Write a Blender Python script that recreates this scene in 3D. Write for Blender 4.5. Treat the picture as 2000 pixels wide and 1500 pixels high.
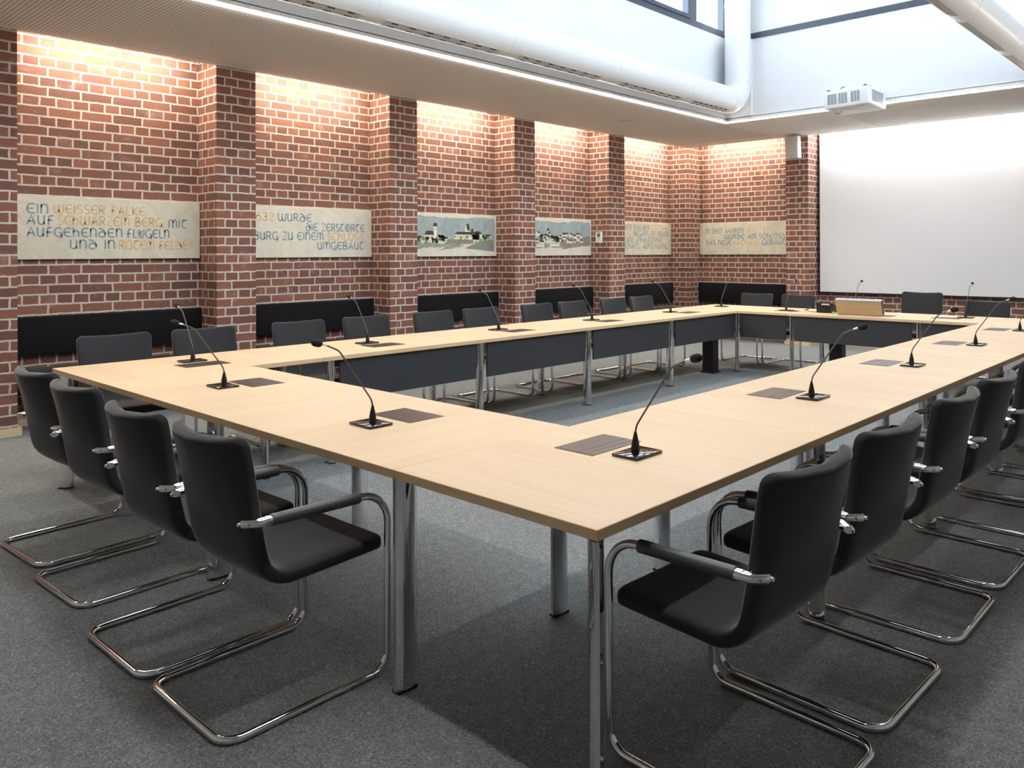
import bpy, bmesh, math, random
from mathutils import Vector, Matrix
random.seed(7)
scene = bpy.context.scene
for o in list(bpy.data.objects):
    bpy.data.objects.remove(o, do_unlink=True)
COL = scene.collection
PI = math.pi

# ------------------------------------------------------------------ camera
cam_d = bpy.data.cameras.new('camera')
cam_d.sensor_fit = 'HORIZONTAL'
cam_d.sensor_width = 36.0
cam_d.lens = 1545.93 / 2000 * 36.0
cam_d.shift_x = (1000 - 1137.08) / 2000
cam_d.shift_y = (489.81 - 750) / 2000
cam_d.clip_start = 0.05
cam_d.clip_end = 200
cam = bpy.data.objects.new('camera', cam_d)
COL.objects.link(cam)
Rv = Vector((0.75441489, 0.65638992, -0.00323237))
Vv = Vector((-0.65638622, 0.75442169, 0.00224452))
Uv = Vector((0.00391185, 0.00042838, 0.99999226))
m = Matrix.Identity(4)
for i in range(3):
    m[i][0] = Rv[i]; m[i][1] = Uv[i]; m[i][2] = -Vv[i]
m[0][3], m[1][3], m[2][3] = 1.26867, -1.51245, 1.42160
cam.matrix_world = m
scene.camera = cam

# ------------------------------------------------------------------ world, exposure, lights
scene.view_settings.view_transform = 'Standard'
scene.view_settings.look = 'None'
scene.view_settings.gamma = 1.0
scene.view_settings.use_curve_mapping = False
scene.view_settings.exposure = 1.0
SKY = 6.6
LED_E = 29.0
COVE_E = 88.0
w = bpy.data.worlds.new('world')
scene.world = w
w.use_nodes = True
wb = w.node_tree.nodes['Background']
wb.inputs[0].default_value = (0.80, 0.89, 1.0, 1)
wb.inputs[1].default_value = SKY

# ------------------------------------------------------------------ key dimensions (metres)
XP, XW = -6.157, -6.534          # pilaster fronts / brick wall on the left
YP, YW = 9.754, 10.130           # the same at the far end
XR, YN = 2.20, -2.36             # right and near walls
ZS = 3.183                       # underside of the lowered ceiling ring
WX0, WX1, WY0, WY1 = -4.29, -0.08, -0.12, 7.87   # light well
ZT = 5.55                        # top of the light well
T = 0.7295                       # table top height
TW, TL = 4.3145, 7.577           # outer size of the table ring
YK = [-0.113, 1.823, 3.749, 5.686, 7.633]        # near edges of the pilasters
PWD = 0.3785

# ------------------------------------------------------------------ materials
def new_mat(name):
    mt = bpy.data.materials.new(name); mt.use_nodes = True
    nt = mt.node_tree
    return mt, nt, nt.nodes['Principled BSDF']
def N(nt, t, **kw):
    n = nt.nodes.new(t)
    for k, v in kw.items(): setattr(n, k, v)
    return n
def simple(name, col, rough=0.5, metal=0.0, spec=0.5, sheen=0.0, noise=0.0, nscale=40.0, coat=0.0, bump=0.0):
    mt, nt, b = new_mat(name)
    b.inputs['Base Color'].default_value = (*col, 1)
    b.inputs['Roughness'].default_value = rough
    b.inputs['Metallic'].default_value = metal
    b.inputs['Specular IOR Level'].default_value = spec
    if sheen:
        b.inputs['Sheen Weight'].default_value = sheen
        b.inputs['Sheen Roughness'].default_value = 0.32
    if coat: b.inputs['Coat Weight'].default_value = coat
    if noise or bump:
        tc = N(nt, 'ShaderNodeTexCoord'); nz = N(nt, 'ShaderNodeTexNoise')
        nz.inputs['Scale'].default_value = nscale; nz.inputs['Detail'].default_value = 4
        nt.links.new(tc.outputs['Object'], nz.inputs['Vector'])
        if noise:
            mx = N(nt, 'ShaderNodeMix', data_type='RGBA')
            mx.inputs[6].default_value = (*[c * (1 - noise) for c in col], 1)
            mx.inputs[7].default_value = (*[min(1, c * (1 + noise)) for c in col], 1)
            nt.links.new(nz.outputs['Fac'], mx.inputs[0]); nt.links.new(mx.outputs[2], b.inputs['Base Color'])
        if bump:
            bp = N(nt, 'ShaderNodeBump'); bp.inputs['Strength'].default_value = bump; bp.inputs['Distance'].default_value = 0.002
            nt.links.new(nz.outputs['Fac'], bp.inputs['Height']); nt.links.new(bp.outputs[0], b.inputs['Normal'])
    return mt
def emit(name, col, strength):
    mt = bpy.data.materials.new(name); mt.use_nodes = True
    nt = mt.node_tree; nt.nodes.clear()
    e = N(nt, 'ShaderNodeEmission'); o = N(nt, 'ShaderNodeOutputMaterial')
    e.inputs[0].default_value = (*col, 1); e.inputs[1].default_value = strength
    nt.links.new(e.outputs[0], o.inputs[0]); return mt

def brick_mat():
    mt, nt, b = new_mat('brick_wall')
    uv = N(nt, 'ShaderNodeTexCoord')
    br = N(nt, 'ShaderNodeTexBrick', offset=0.5, offset_frequency=2, squash=0.5, squash_frequency=2)
    nd = N(nt, 'ShaderNodeTexNoise'); nd.inputs['Scale'].default_value = 16; nd.inputs['Detail'].default_value = 3
    nt.links.new(uv.outputs['UV'], nd.inputs['Vector'])
    sub = N(nt, 'ShaderNodeVectorMath', operation='SUBTRACT'); sub.inputs[1].default_value = (.5, .5, .5)
    nt.links.new(nd.outputs['Color'], sub.inputs[0])
    ml = N(nt, 'ShaderNodeVectorMath', operation='SCALE'); ml.inputs['Scale'].default_value = 0.014
    nt.links.new(sub.outputs[0], ml.inputs[0])
    ad = N(nt, 'ShaderNodeVectorMath', operation='ADD')
    nt.links.new(uv.outputs['UV'], ad.inputs[0]); nt.links.new(ml.outputs[0], ad.inputs[1])
    nt.links.new(ad.outputs[0], br.inputs['Vector'])
    for k, v in (('Scale', 1.0), ('Mortar Size', 0.0078), ('Mortar Smooth', 0.12), ('Bias', -0.1), ('Brick Width', 0.2475), ('Row Height', 0.0835)):
        br.inputs[k].default_value = v
    br.inputs['Color1'].default_value = (0.228, 0.096, 0.064, 1)
    br.inputs['Color2'].default_value = (0.126, 0.060, 0.050, 1)
    br.inputs['Mortar'].default_value = (0.50, 0.47, 0.42, 1)
    n2 = N(nt, 'ShaderNodeTexNoise'); n2.inputs['Scale'].default_value = 4.5; n2.inputs['Detail'].default_value = 6; n2.inputs['Roughness'].default_value = 0.7
    nt.links.new(uv.outputs['UV'], n2.inputs['Vector'])
    cr = N(nt, 'ShaderNodeValToRGB'); cr.color_ramp.elements[0].position = 0.56; cr.color_ramp.elements[1].position = 0.80
    cr.color_ramp.elements[0].color = (0, 0, 0, 1); cr.color_ramp.elements[1].color = (0.55, 0.55, 0.55, 1)
    nt.links.new(n2.outputs['Fac'], cr.inputs[0])
    mx = N(nt, 'ShaderNodeMix', data_type='RGBA'); mx.inputs[7].default_value = (0.46, 0.35, 0.31, 1)
    nt.links.new(cr.outputs[0], mx.inputs[0]); nt.links.new(br.outputs['Color'], mx.inputs[6])
    n3 = N(nt, 'ShaderNodeTexNoise'); n3.inputs['Scale'].default_value = 55; n3.inputs['Detail'].default_value = 5
    nt.links.new(uv.outputs['UV'], n3.inputs['Vector'])
    m3 = N(nt, 'ShaderNodeMapRange'); m3.inputs['To Min'].default_value = 0.78; m3.inputs['To Max'].default_value = 1.18
    nt.links.new(n3.outputs['Fac'], m3.inputs['Value'])
    mu = N(nt, 'ShaderNodeVectorMath', operation='SCALE')
    nt.links.new(mx.outputs[2], mu.inputs[0]); nt.links.new(m3.outputs[0], mu.inputs['Scale'])
    nt.links.new(mu.outputs[0], b.inputs['Base Color'])
    b.inputs['Roughness'].default_value = 0.72
    b.inputs['Specular IOR Level'].default_value = 0.3
    inv = N(nt, 'ShaderNodeMath', operation='MULTIPLY_ADD'); inv.inputs[1].default_value = -1.0; inv.inputs[2].default_value = 1.0
    nt.links.new(br.outputs['Fac'], inv.inputs[0])
    a2 = N(nt, 'ShaderNodeMath', operation='MULTIPLY_ADD'); a2.inputs[1].default_value = 0.35
    nt.links.new(n3.outputs['Fac'], a2.inputs[0]); nt.links.new(inv.outputs[0], a2.inputs[2])
    bp = N(nt, 'ShaderNodeBump'); bp.inputs['Strength'].default_value = 0.6; bp.inputs['Distance'].default_value = 0.006
    nt.links.new(a2.outputs[0], bp.inputs['Height']); nt.links.new(bp.outputs[0], b.inputs['Normal'])
    return mt

def wood_mat(name, c1, c2, axis, fine=1.0, rough=0.42, contrast=1.0):
    """veneer with grain running along local axis 0 (x) / 1 (y) / 2 (z)"""
    mt, nt, b = new_mat(name)
    tc = N(nt, 'ShaderNodeTexCoord'); oi = N(nt, 'ShaderNodeObjectInfo')
    ad = N(nt, 'ShaderNodeVectorMath', operation='ADD')
    sc = N(nt, 'ShaderNodeVectorMath', operation='SCALE'); sc.inputs['Scale'].default_value = 7.0
    cb = N(nt, 'ShaderNodeCombineXYZ')
    for i in range(3): nt.links.new(oi.outputs['Random'], cb.inputs[i])
    nt.links.new(cb.outputs[0], sc.inputs[0])
    nt.links.new(tc.outputs['Object'], ad.inputs[0]); nt.links.new(sc.outputs[0], ad.inputs[1])
    mp = N(nt, 'ShaderNodeMapping')
    s = [46 * fine, 46 * fine, 46 * fine]; s[axis] = 1.6
    mp.inputs['Scale'].default_value = s
    nt.links.new(ad.outputs[0], mp.inputs['Vector'])
    nz = N(nt, 'ShaderNodeTexNoise'); nz.inputs['Scale'].default_value = 1.0; nz.inputs['Detail'].default_value = 6; nz.inputs['Roughness'].default_value = 0.65
    nt.links.new(mp.outputs[0], nz.inputs['Vector'])
    mp2 = N(nt, 'ShaderNodeMapping'); s2 = [5.0, 5.0, 5.0]; s2[axis] = 0.5
    mp2.inputs['Scale'].default_value = s2
    nt.links.new(ad.outputs[0], mp2.inputs['Vector'])
    n2 = N(nt, 'ShaderNodeTexNoise'); n2.inputs['Scale'].default_value = 1.0; n2.inputs['Detail'].default_value = 2
    nt.links.new(mp2.outputs[0], n2.inputs['Vector'])
    av = N(nt, 'ShaderNodeMath', operation='ADD'); nt.links.new(nz.outputs['Fac'], av.inputs[0]); nt.links.new(n2.outputs['Fac'], av.inputs[1])
    mr = N(nt, 'ShaderNodeMapRange'); mr.inputs['From Min'].default_value = 1 - .35 / contrast; mr.inputs['From Max'].default_value = 1 + .35 / contrast
    nt.links.new(av.outputs[0], mr.inputs['Value'])
    mx = N(nt, 'ShaderNodeMix', data_type='RGBA'); mx.inputs[6].default_value = (*c1, 1); mx.inputs[7].default_value = (*c2, 1)
    nt.links.new(mr.outputs[0], mx.inputs[0]); nt.links.new(mx.outputs[2], b.inputs['Base Color'])
    b.inputs['Roughness'].default_value = rough
    b.inputs['Specular IOR Level'].default_value = 0.35
    return mt

def carpet_mat():
    mt, nt, b = new_mat('carpet')
    tc = N(nt, 'ShaderNodeTexCoord')
    n1 = N(nt, 'ShaderNodeTexNoise'); n1.inputs['Scale'].default_value = 130; n1.inputs['Detail'].default_value = 8; n1.inputs['Roughness'].default_value = 0.8
    n1.inputs['Distortion'].default_value = 1.2
    nt.links.new(tc.outputs['Object'], n1.inputs['Vector'])
    cr = N(nt, 'ShaderNodeValToRGB')
    e = cr.color_ramp.elements
    e[0].position = 0.36; e[0].color = (0.066, 0.075, 0.080, 1)
    e[1].position = 0.70; e[1].color = (0.56, 0.60, 0.615, 1)
    k = e.new(0.52); k.color = (0.190, 0.208, 0.216, 1)
    nt.links.new(n1.outputs['Fac'], cr.inputs[0])
    n2 = N(nt, 'ShaderNodeTexNoise'); n2.inputs['Scale'].default_value = 22; n2.inputs['Detail'].default_value = 4
    nt.links.new(tc.outputs['Object'], n2.inputs['Vector'])
    mr = N(nt, 'ShaderNodeMapRange'); mr.inputs['To Min'].default_value = 0.70; mr.inputs['To Max'].default_value = 1.30
    nt.links.new(n2.outputs['Fac'], mr.inputs['Value'])
    wv = N(nt, 'ShaderNodeTexWave'); wv.bands_direction = 'X'; wv.inputs['Scale'].default_value = 62; wv.inputs['Distortion'].default_value = 0.6
    nt.links.new(tc.outputs['Object'], wv.inputs['Vector'])
    wr = N(nt, 'ShaderNodeMapRange'); wr.inputs['To Min'].default_value = 0.84; wr.inputs['To Max'].default_value = 1.12
    nt.links.new(wv.outputs['Fac'], wr.inputs['Value'])
    mm = N(nt, 'ShaderNodeMath', operation='MULTIPLY'); nt.links.new(mr.outputs[0], mm.inputs[0]); nt.links.new(wr.outputs[0], mm.inputs[1])
    sc = N(nt, 'ShaderNodeVectorMath', operation='SCALE')
    nt.links.new(cr.outputs[0], sc.inputs[0]); nt.links.new(mm.outputs[0], sc.inputs['Scale'])
    nt.links.new(sc.outputs[0], b.inputs['Base Color'])
    b.inputs['Roughness'].default_value = 0.95; b.inputs['Specular IOR Level'].default_value = 0.1
    bp = N(nt, 'ShaderNodeBump'); bp.inputs['Strength'].default_value = 0.5; bp.inputs['Distance'].default_value = 0.003
    nt.links.new(n1.outputs['Fac'], bp.inputs['Height']); nt.links.new(bp.outputs[0], b.inputs['Normal'])
    return mt

def soffit_mat():
    """painted acoustic board with fine slots running along x"""
    mt, nt, b = new_mat('acoustic_board')
    uv = N(nt, 'ShaderNodeTexCoord'); sp = N(nt, 'ShaderNodeSeparateXYZ')
    nt.links.new(uv.outputs['Object'], sp.inputs[0])
    def mod(src, pitch, duty):
        d = N(nt, 'ShaderNodeMath', operation='DIVIDE'); d.inputs[1].default_value = pitch; nt.links.new(src, d.inputs[0])
        f = N(nt, 'ShaderNodeMath', operation='FRACT'); nt.links.new(d.outputs[0], f.inputs[0])
        l = N(nt, 'ShaderNodeMath', operation='LESS_THAN'); l.inputs[1].default_value = duty; nt.links.new(f.outputs[0], l.inputs[0])
        return l.outputs[0]
    sl = mod(sp.outputs['Y'], 0.030, 0.30)
    def rng(src, lo, hi):
        a = N(nt, 'ShaderNodeMath', operation='GREATER_THAN'); a.inputs[1].default_value = lo; nt.links.new(src, a.inputs[0])
        c = N(nt, 'ShaderNodeMath', operation='LESS_THAN'); c.inputs[1].default_value = hi; nt.links.new(src, c.inputs[0])
        p = N(nt, 'ShaderNodeMath', operation='MULTIPLY'); nt.links.new(a.outputs[0], p.inputs[0]); nt.links.new(c.outputs[0], p.inputs[1])
        return p.outputs[0]
    def mul(a, c):
        p = N(nt, 'ShaderNodeMath', operation='MULTIPLY'); nt.links.new(a, p.inputs[0]); nt.links.new(c, p.inputs[1]); return p.outputs[0]
    def mx_(a, c):
        p = N(nt, 'ShaderNodeMath', operation='MAXIMUM'); nt.links.new(a, p.inputs[0]); nt.links.new(c, p.inputs[1]); return p.outputs[0]
    left = mul(rng(sp.outputs['X'], XP + .10, WX0 - .14), rng(sp.outputs['Y'], -6, 9.40))
    far = mul(rng(sp.outputs['X'], -2.9, 6), rng(sp.outputs['Y'], WY1 + .16, YP - .12))
    area = mx_(left, far)
    fac = mul(sl, area)
    mx = N(nt, 'ShaderNodeMix', data_type='RGBA'); mx.inputs[6].default_value = (0.80, 0.765, 0.725, 1); mx.inputs[7].default_value = (0.46, 0.43, 0.405, 1)
    nt.links.new(fac, mx.inputs[0]); nt.links.new(mx.outputs[2], b.inputs['Base Color'])
    b.inputs['Roughness'].default_value = 0.85; b.inputs['Specular IOR Level'].default_value = 0.2
    return mt

def stone_mat(name, base, stain):
    mt, nt, b = new_mat(name)
    tc = N(nt, 'ShaderNodeTexCoord')
    n1 = N(nt, 'ShaderNodeTexNoise'); n1.inputs['Scale'].default_value = 5; n1.inputs['Detail'].default_value = 8; n1.inputs['Roughness'].default_value = 0.75; n1.inputs['Distortion'].default_value = 1.0
    nt.links.new(tc.outputs['Object'], n1.inputs['Vector'])
    cr = N(nt, 'ShaderNodeValToRGB'); cr.color_ramp.elements[0].position = 0.38; cr.color_ramp.elements[1].position = 0.66
    cr.color_ramp.elements[0].color = (*stain, 1); cr.color_ramp.elements[1].color = (*base, 1)
    nt.links.new(n1.outputs['Fac'], cr.inputs[0]); nt.links.new(cr.outputs[0], b.inputs['Base Color'])
    b.inputs['Roughness'].default_value = 0.9; b.inputs['Specular IOR Level'].default_value = 0.15
    return mt

def glass_mat():
    mt = bpy.data.materials.new('window_glass'); mt.use_nodes = True
    nt = mt.node_tree; nt.nodes.clear()
    t = N(nt, 'ShaderNodeBsdfTransparent'); g = N(nt, 'ShaderNodeBsdfGlossy'); g.inputs['Roughness'].default_value = 0.02
    mx = N(nt, 'ShaderNodeMixShader'); o = N(nt, 'ShaderNodeOutputMaterial')
    t.inputs[0].default_value = (0.93, 0.96, 0.97, 1)
    mx.inputs[0].default_value = 0.06
    nt.links.new(t.outputs[0], mx.inputs[1]); nt.links.new(g.outputs[0], mx.inputs[2])
    nt.links.new(mx.outputs[0], o.inputs[0]); return mt

M = dict(
    brick=brick_mat(), carpet=carpet_mat(), soffit=soffit_mat(), glass=glass_mat(),
    white=simple('white_paint', (0.80, 0.81, 0.82), 0.8, spec=0.2),
    offwall=simple('grey_white_plaster', (0.32, 0.32, 0.315), 0.9, spec=0.1),
    lip=simple('light_channel_grey', (0.35, 0.34, 0.33), 0.6),
    duct=simple('white_enamel', (0.80, 0.80, 0.80), 0.35),
    greyslot=simple('grille_grey', (0.42, 0.40, 0.37), 0.5),
    black_hole=simple('black_void', (0.006, 0.006, 0.006), 0.9),
    frame=simple('anthracite_frame', (0.060, 0.070, 0.095), 0.45),
    wood_x=wood_mat('beech_veneer_across', (0.530, 0.395, 0.245), (0.630, 0.495, 0.335), 0),
    wood_y=wood_mat('beech_veneer_along', (0.530, 0.395, 0.245), (0.630, 0.495, 0.335), 1),
    wood_e=wood_mat('beech_edge_lit', (0.700, 0.490, 0.275), (0.790, 0.590, 0.370), 0, fine=1.2),  # same beech as the tops, colour raised to stand in for edge light
    wood_ey_lit=wood_mat('beech_edge_along_lit', (0.700, 0.490, 0.275), (0.790, 0.590, 0.370), 1, fine=1.2),  # edge light put into the colour here too, grain along y
    wood_b=wood_mat('pale_wood_trim', (0.55, 0.42, 0.25), (0.66, 0.53, 0.34), 1),
    wood_lid=wood_mat('lectern_veneer', (0.47, 0.32, 0.17), (0.58, 0.42, 0.24), 0, contrast=1.6),
    chrome=simple('chrome', (0.82, 0.82, 0.84), 0.06, 1.0),
    satin=simple('satin_aluminium', (0.72, 0.69, 0.64), 0.30, 1.0),
    fabric=simple('black_fabric', (0.0340, 0.0350, 0.0380), 0.9, spec=0.12, sheen=0.55, noise=0.25, nscale=420, bump=0.15),
    benchfab=simple('black_bench_fabric', (0.009, 0.009, 0.0105), 0.9, spec=0.12, sheen=0.16, noise=0.2, nscale=420),
    pad=simple('grey_arm_sleeve', (0.060, 0.064, 0.070), 0.42),
    panel=simple('anthracite_panel', (0.032, 0.036, 0.042), 0.55, noise=0.06, nscale=300),
    blackm=simple('black_metal', (0.012, 0.012, 0.014), 0.4),
    blackp=simple('black_plastic', (0.010, 0.010, 0.011), 0.35),
    gloss=simple('glossy_black_plate', (0.006, 0.006, 0.007), 0.05, spec=0.8),
    foam=simple('black_foam', (0.012, 0.012, 0.013), 0.95, noise=0.5, nscale=900, bump=0.4),
    hatch=simple('dark_bronze_aluminium', (0.085, 0.072, 0.072), 0.30, 0.8),
    hatchl=simple('dark_bronze_edge', (0.20, 0.185, 0.185), 0.30, 0.8),
    stone=stone_mat('cream_plaster', (0.62, 0.60, 0.50), (0.49, 0.475, 0.39)),
    stone_w=stone_mat('pale_plaster', (0.66, 0.64, 0.55), (0.55, 0.53, 0.45)),
    ink=simple('blue_grey_paint', (0.19, 0.265, 0.30), 0.9, noise=0.3, nscale=30),
    gold=simple('ochre_paint', (0.560, 0.400, 0.200), 0.8, noise=0.3, nscale=30),
    p_sky=stone_mat('painted_sky_blue', (0.36, 0.43, 0.42), (0.23, 0.30, 0.31)),
    p_green=stone_mat('painted_meadow_green', (0.30, 0.37, 0.29), (0.20, 0.28, 0.21)),
    p_grey=stone_mat('painted_slate_grey', (0.25, 0.28, 0.26), (0.17, 0.19, 0.18)),
    p_brown=stone_mat('painted_field_brown', (0.33, 0.25, 0.21), (0.22, 0.17, 0.15)),
    p_white=simple('painted_wall_white', (0.68, 0.66, 0.60), 0.9),
    p_roof=simple('painted_roof_dark', (0.060, 0.045, 0.045), 0.9),
    p_tree=simple('painted_tree_green', (0.16, 0.29, 0.06), 0.9, noise=0.4, nscale=60),
    screen=simple('screen_fabric', (0.655, 0.675, 0.705), 0.9, spec=0.1),
    whitep=simple('white_plastic', (0.78, 0.78, 0.78), 0.4),
    greyp=simple('light_grey_plastic', (0.52, 0.52, 0.51), 0.5),
    ventg=simple('vent_grey', (0.30, 0.32, 0.35), 0.6),
    dkgrey=simple('dark_grey_plastic', (0.08, 0.08, 0.085), 0.5),
    lime=simple('yellow_green_paper', (0.45, 0.55, 0.10), 0.7),
    roof=simple('outside_roof_grey', (0.55, 0.56, 0.57), 0.8),
    led=emit('led_diffuser', (1.0, 0.94, 0.87), LED_E),
    cove=emit('cove_lamp', (1.0, 0.85, 0.67), COVE_E),
    covew=emit('cove_lamp_neutral', (1.0, 0.97, 0.93), COVE_E * .8),
)

# ------------------------------------------------------------------ mesh builder
class MB:
    def __init__(s): s.v, s.f, s.m, s.uv = [], [], [], {}
    def add(s, vs, fs, mi=0, M4=None):
        o = len(s.v)
        for p in vs:
            p = Vector(p)
            s.v.append(M4 @ p if M4 is not None else p)
        for f in fs: s.f.append([i + o for i in f]); s.m.append(mi)
        return s
    def box(s, a, b, mi=0, M4=None):
        x0, y0, z0 = [min(p, q) for p, q in zip(a, b)]; x1, y1, z1 = [max(p, q) for p, q in zip(a, b)]
        vs = [(x0,y0,z0),(x1,y0,z0),(x1,y1,z0),(x0,y1,z0),(x0,y0,z1),(x1,y0,z1),(x1,y1,z1),(x0,y1,z1)]
        return s.add(vs, [(3,2,1,0),(4,5,6,7),(0,1,5,4),(1,2,6,5),(2,3,7,6),(3,0,4,7)], mi, M4)
    def rbox(s, a, b, r=0.01, seg=2, mi=0, M4=None):
        bm = bmesh.new(); bmesh.ops.create_cube(bm, size=1)
        c = [(p + q) / 2 for p, q in zip(a, b)]; d = [abs(q - p) for p, q in zip(a, b)]
        for v in bm.verts: v.co = Vector((c[0] + v.co.x * d[0], c[1] + v.co.y * d[1], c[2] + v.co.z * d[2]))
        bmesh.ops.bevel(bm, geom=list(bm.edges), offset=min(r, min(d) * .49), segments=seg, profile=0.5, affect='EDGES')
        bm.verts.index_update()
        s.add([v.co.copy() for v in bm.verts], [[v.index for v in f.verts] for f in bm.faces], mi, M4); bm.free(); return s
    def rings(s, rs, mi=0, cap=True, M4=None, closed=False):
        n = len(rs[0]); vs = [p for r in rs for p in r]; fs = []
        k = len(rs)
        for i in range(k if closed else k - 1):
            a, c = i * n, ((i + 1) % k) * n
            for j in range(n): fs.append((a + j, a + (j + 1) % n, c + (j + 1) % n, c + j))
        if cap and not closed:
            fs.append(list(range(n))[::-1]); fs.append([(k - 1) * n + j for j in range(n)])
        return s.add(vs, fs, mi, M4)
    def tube(s, pts, r, n=10, mi=0, M4=None, flat=None):
        pts = [Vector(p) for p in pts]; rs = []
        t = (pts[1] - pts[0]).normalized()
        ref = Vector((0, 0, 1)) if abs(t.z) < .9 else Vector((1, 0, 0))
        u = t.cross(ref).normalized()
        for i, p in enumerate(pts):
            if i == 0: t = pts[1] - pts[0]
            elif i == len(pts) - 1: t = pts[-1] - pts[-2]
            else: t = (pts[i + 1] - p).normalized() + (p - pts[i - 1]).normalized()
            t.normalize(); u = (u - t * u.dot(t)).normalized(); w_ = t.cross(u)
            rr = r[i] if isinstance(r, (list, tuple)) else r
            fl = flat or 1.0
            rs.append([p + (u * math.cos(2*PI*k/n) + w_ * math.sin(2*PI*k/n) * fl) * rr for k in range(n)])
        return s.rings(rs, mi, True, M4)
    def cyl(s, a, b, r0, r1=None, n=20, mi=0, M4=None):
        return s.tube([a, b], [r0, r0 if r1 is None else r1], n, mi, M4)
    def lathe(s, prof, n=20, mi=0, M4=None):
        rs = [[(r * math.cos(2*PI*k/n), r * math.sin(2*PI*k/n), z) for k in range(n)] for r, z in prof]
        return s.rings(rs, mi, True, M4)
    def prism(s, poly, mapf, d0, d1, mi=0, M4=None):
        n = len(poly)
        vs = [mapf(p[0], p[1], d0) for p in poly] + [mapf(p[0], p[1], d1) for p in poly]
        fs = [list(range(n))[::-1], list(range(n, 2*n))] + [(i, (i+1) % n, n + (i+1) % n, n + i) for i in range(n)]
        return s.add(vs, fs, mi, M4)
    def quad_uv(s, pts, uvs, mi=0):
        o = len(s.v); s.v += [Vector(p) for p in pts]
        s.uv[len(s.f)] = uvs; s.f.append([o, o+1, o+2, o+3]); s.m.append(mi); return s
    def mesh(s, name, mats, smooth=True, ang=38):
        me = bpy.data.meshes.new(name)
        me.from_pydata([tuple(p) for p in s.v], [], s.f)
        for mt in mats: me.materials.append(mt)
        me.polygons.foreach_set('material_index', s.m)
        if s.uv:
            l = me.uv_layers.new(name='UVMap')
            for fi, uvs in s.uv.items():
                for k, li in enumerate(me.polygons[fi].loop_indices): l.data[li].uv = uvs[k]
        else:
            bm = bmesh.new(); bm.from_mesh(me); bmesh.ops.recalc_face_normals(bm, faces=bm.faces); bm.to_mesh(me); bm.free()
        if smooth:
            me.polygons.foreach_set('use_smooth', [True] * len(me.polygons))
            me.set_sharp_from_angle(angle=math.radians(ang))
        me.update(); return me
    def obj(s, name, mats, parent=None, smooth=True, ang=38, loc=None):
        if not isinstance(mats, (list, tuple)): mats = [mats]
        o = bpy.data.objects.new(name, s.mesh(name, mats, smooth, ang)); COL.objects.link(o)
        if parent: o.parent = parent
        if loc: o.location = loc
        return o

def tag(o, label=None, cat=None, group=None, kind=None):
    for k, v in (('label', label), ('category', cat), ('group', group), ('kind', kind)):
        if v: o[k] = v
    return o
def empty(name, loc, label, cat, rz=0.0, group=None):
    o = bpy.data.objects.new(name, None); COL.objects.link(o)
    o.empty_display_size = 0.1; o.location = loc; o.rotation_euler = (0, 0, rz)
    return tag(o, label, cat, group)
def kids(o): return [c for c in COL.objects if c.parent == o]
def copy_tree(o, parent=None):
    c = o.copy(); COL.objects.link(c)
    if parent: c.parent = parent
    for ch in kids(o): copy_tree(ch, c)
    return c
def fillet(pts, rad, seg=6):
    """round the corners of a polyline; rad per inner corner (number or list)"""
    pts = [Vector(p) for p in pts]; out = [pts[0]]
    for i in range(1, len(pts) - 1):
        r = rad[i - 1] if isinstance(rad, (list, tuple)) else rad
        a = (pts[i - 1] - pts[i]).normalized(); b = (pts[i + 1] - pts[i]).normalized()
        th = a.angle(b)
        if r <= 0 or th > PI - .01: out.append(pts[i]); continue
        d = r / math.tan(th / 2); c = pts[i] + (a + b).normalized() * (r / math.sin(th / 2))
        p0 = pts[i] + a * d; p1 = pts[i] + b * d
        v0 = p0 - c; v1 = p1 - c; om = v0.angle(v1)
        for k in range(seg + 1):
            t = k / seg
            out.append(c + (v0 * math.sin((1 - t) * om) + v1 * math.sin(t * om)) / math.sin(om))
    out.append(pts[-1]); return out

# ================================================================== SETTING
def struct(mb, name, mats, label=None, smooth=False):
    o = mb.obj(name, mats, None, smooth); o['kind'] = 'structure'
    o['label'] = label or name.replace('_', ' '); return o

struct(MB().box((XW - .3, YN - .3, -.12), (XR + .3, YW + .3, 0)), 'floor', M['carpet'], 'dark grey mottled needle felt carpet floor')

ZB = 3.60   # top of the brick
def wall_face(mb, p, q, z0, z1, u0):
    """vertical quad from p to q (xy), brick uv in metres with u = u0 at p"""
    L = math.hypot(q[0] - p[0], q[1] - p[1])
    mb.quad_uv([(p[0], p[1], z0), (q[0], q[1], z0), (q[0], q[1], z1), (p[0], p[1], z1)],
               [(u0, z0 + .004), (u0 + L, z0 + .004), (u0 + L, z1 + .004), (u0, z1 + .004)])
# left wall: bays and pilasters, walked along +y (faces look to +x)
mb = MB()
y = YN
for k in [YK[0] - 1.94 * 2, YK[0] - 1.94] + YK + [YP]:
    k1 = k + PWD if k != YP else None
    if k < YN: continue
    wall_face(mb, (XW, k), (XW, y), 0, ZB, 20 - (k - .62) )            # bay
    d = XP - XW
    wall_face(mb, (XP, k), (XW, k), 0, ZB, 20 - d / 2)                 # return facing the camera
    if k1:
        wall_face(mb, (XP, k1), (XP, k), 0, ZB, 20 - PWD / 2)          # front
        wall_face(mb, (XW, k1), (XP, k1), 0, ZB, 20 - d / 2)           # far return
        y = k1
struct(mb, 'wall_left', M['brick'], 'red brick wall with pilasters along the left side')
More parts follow.
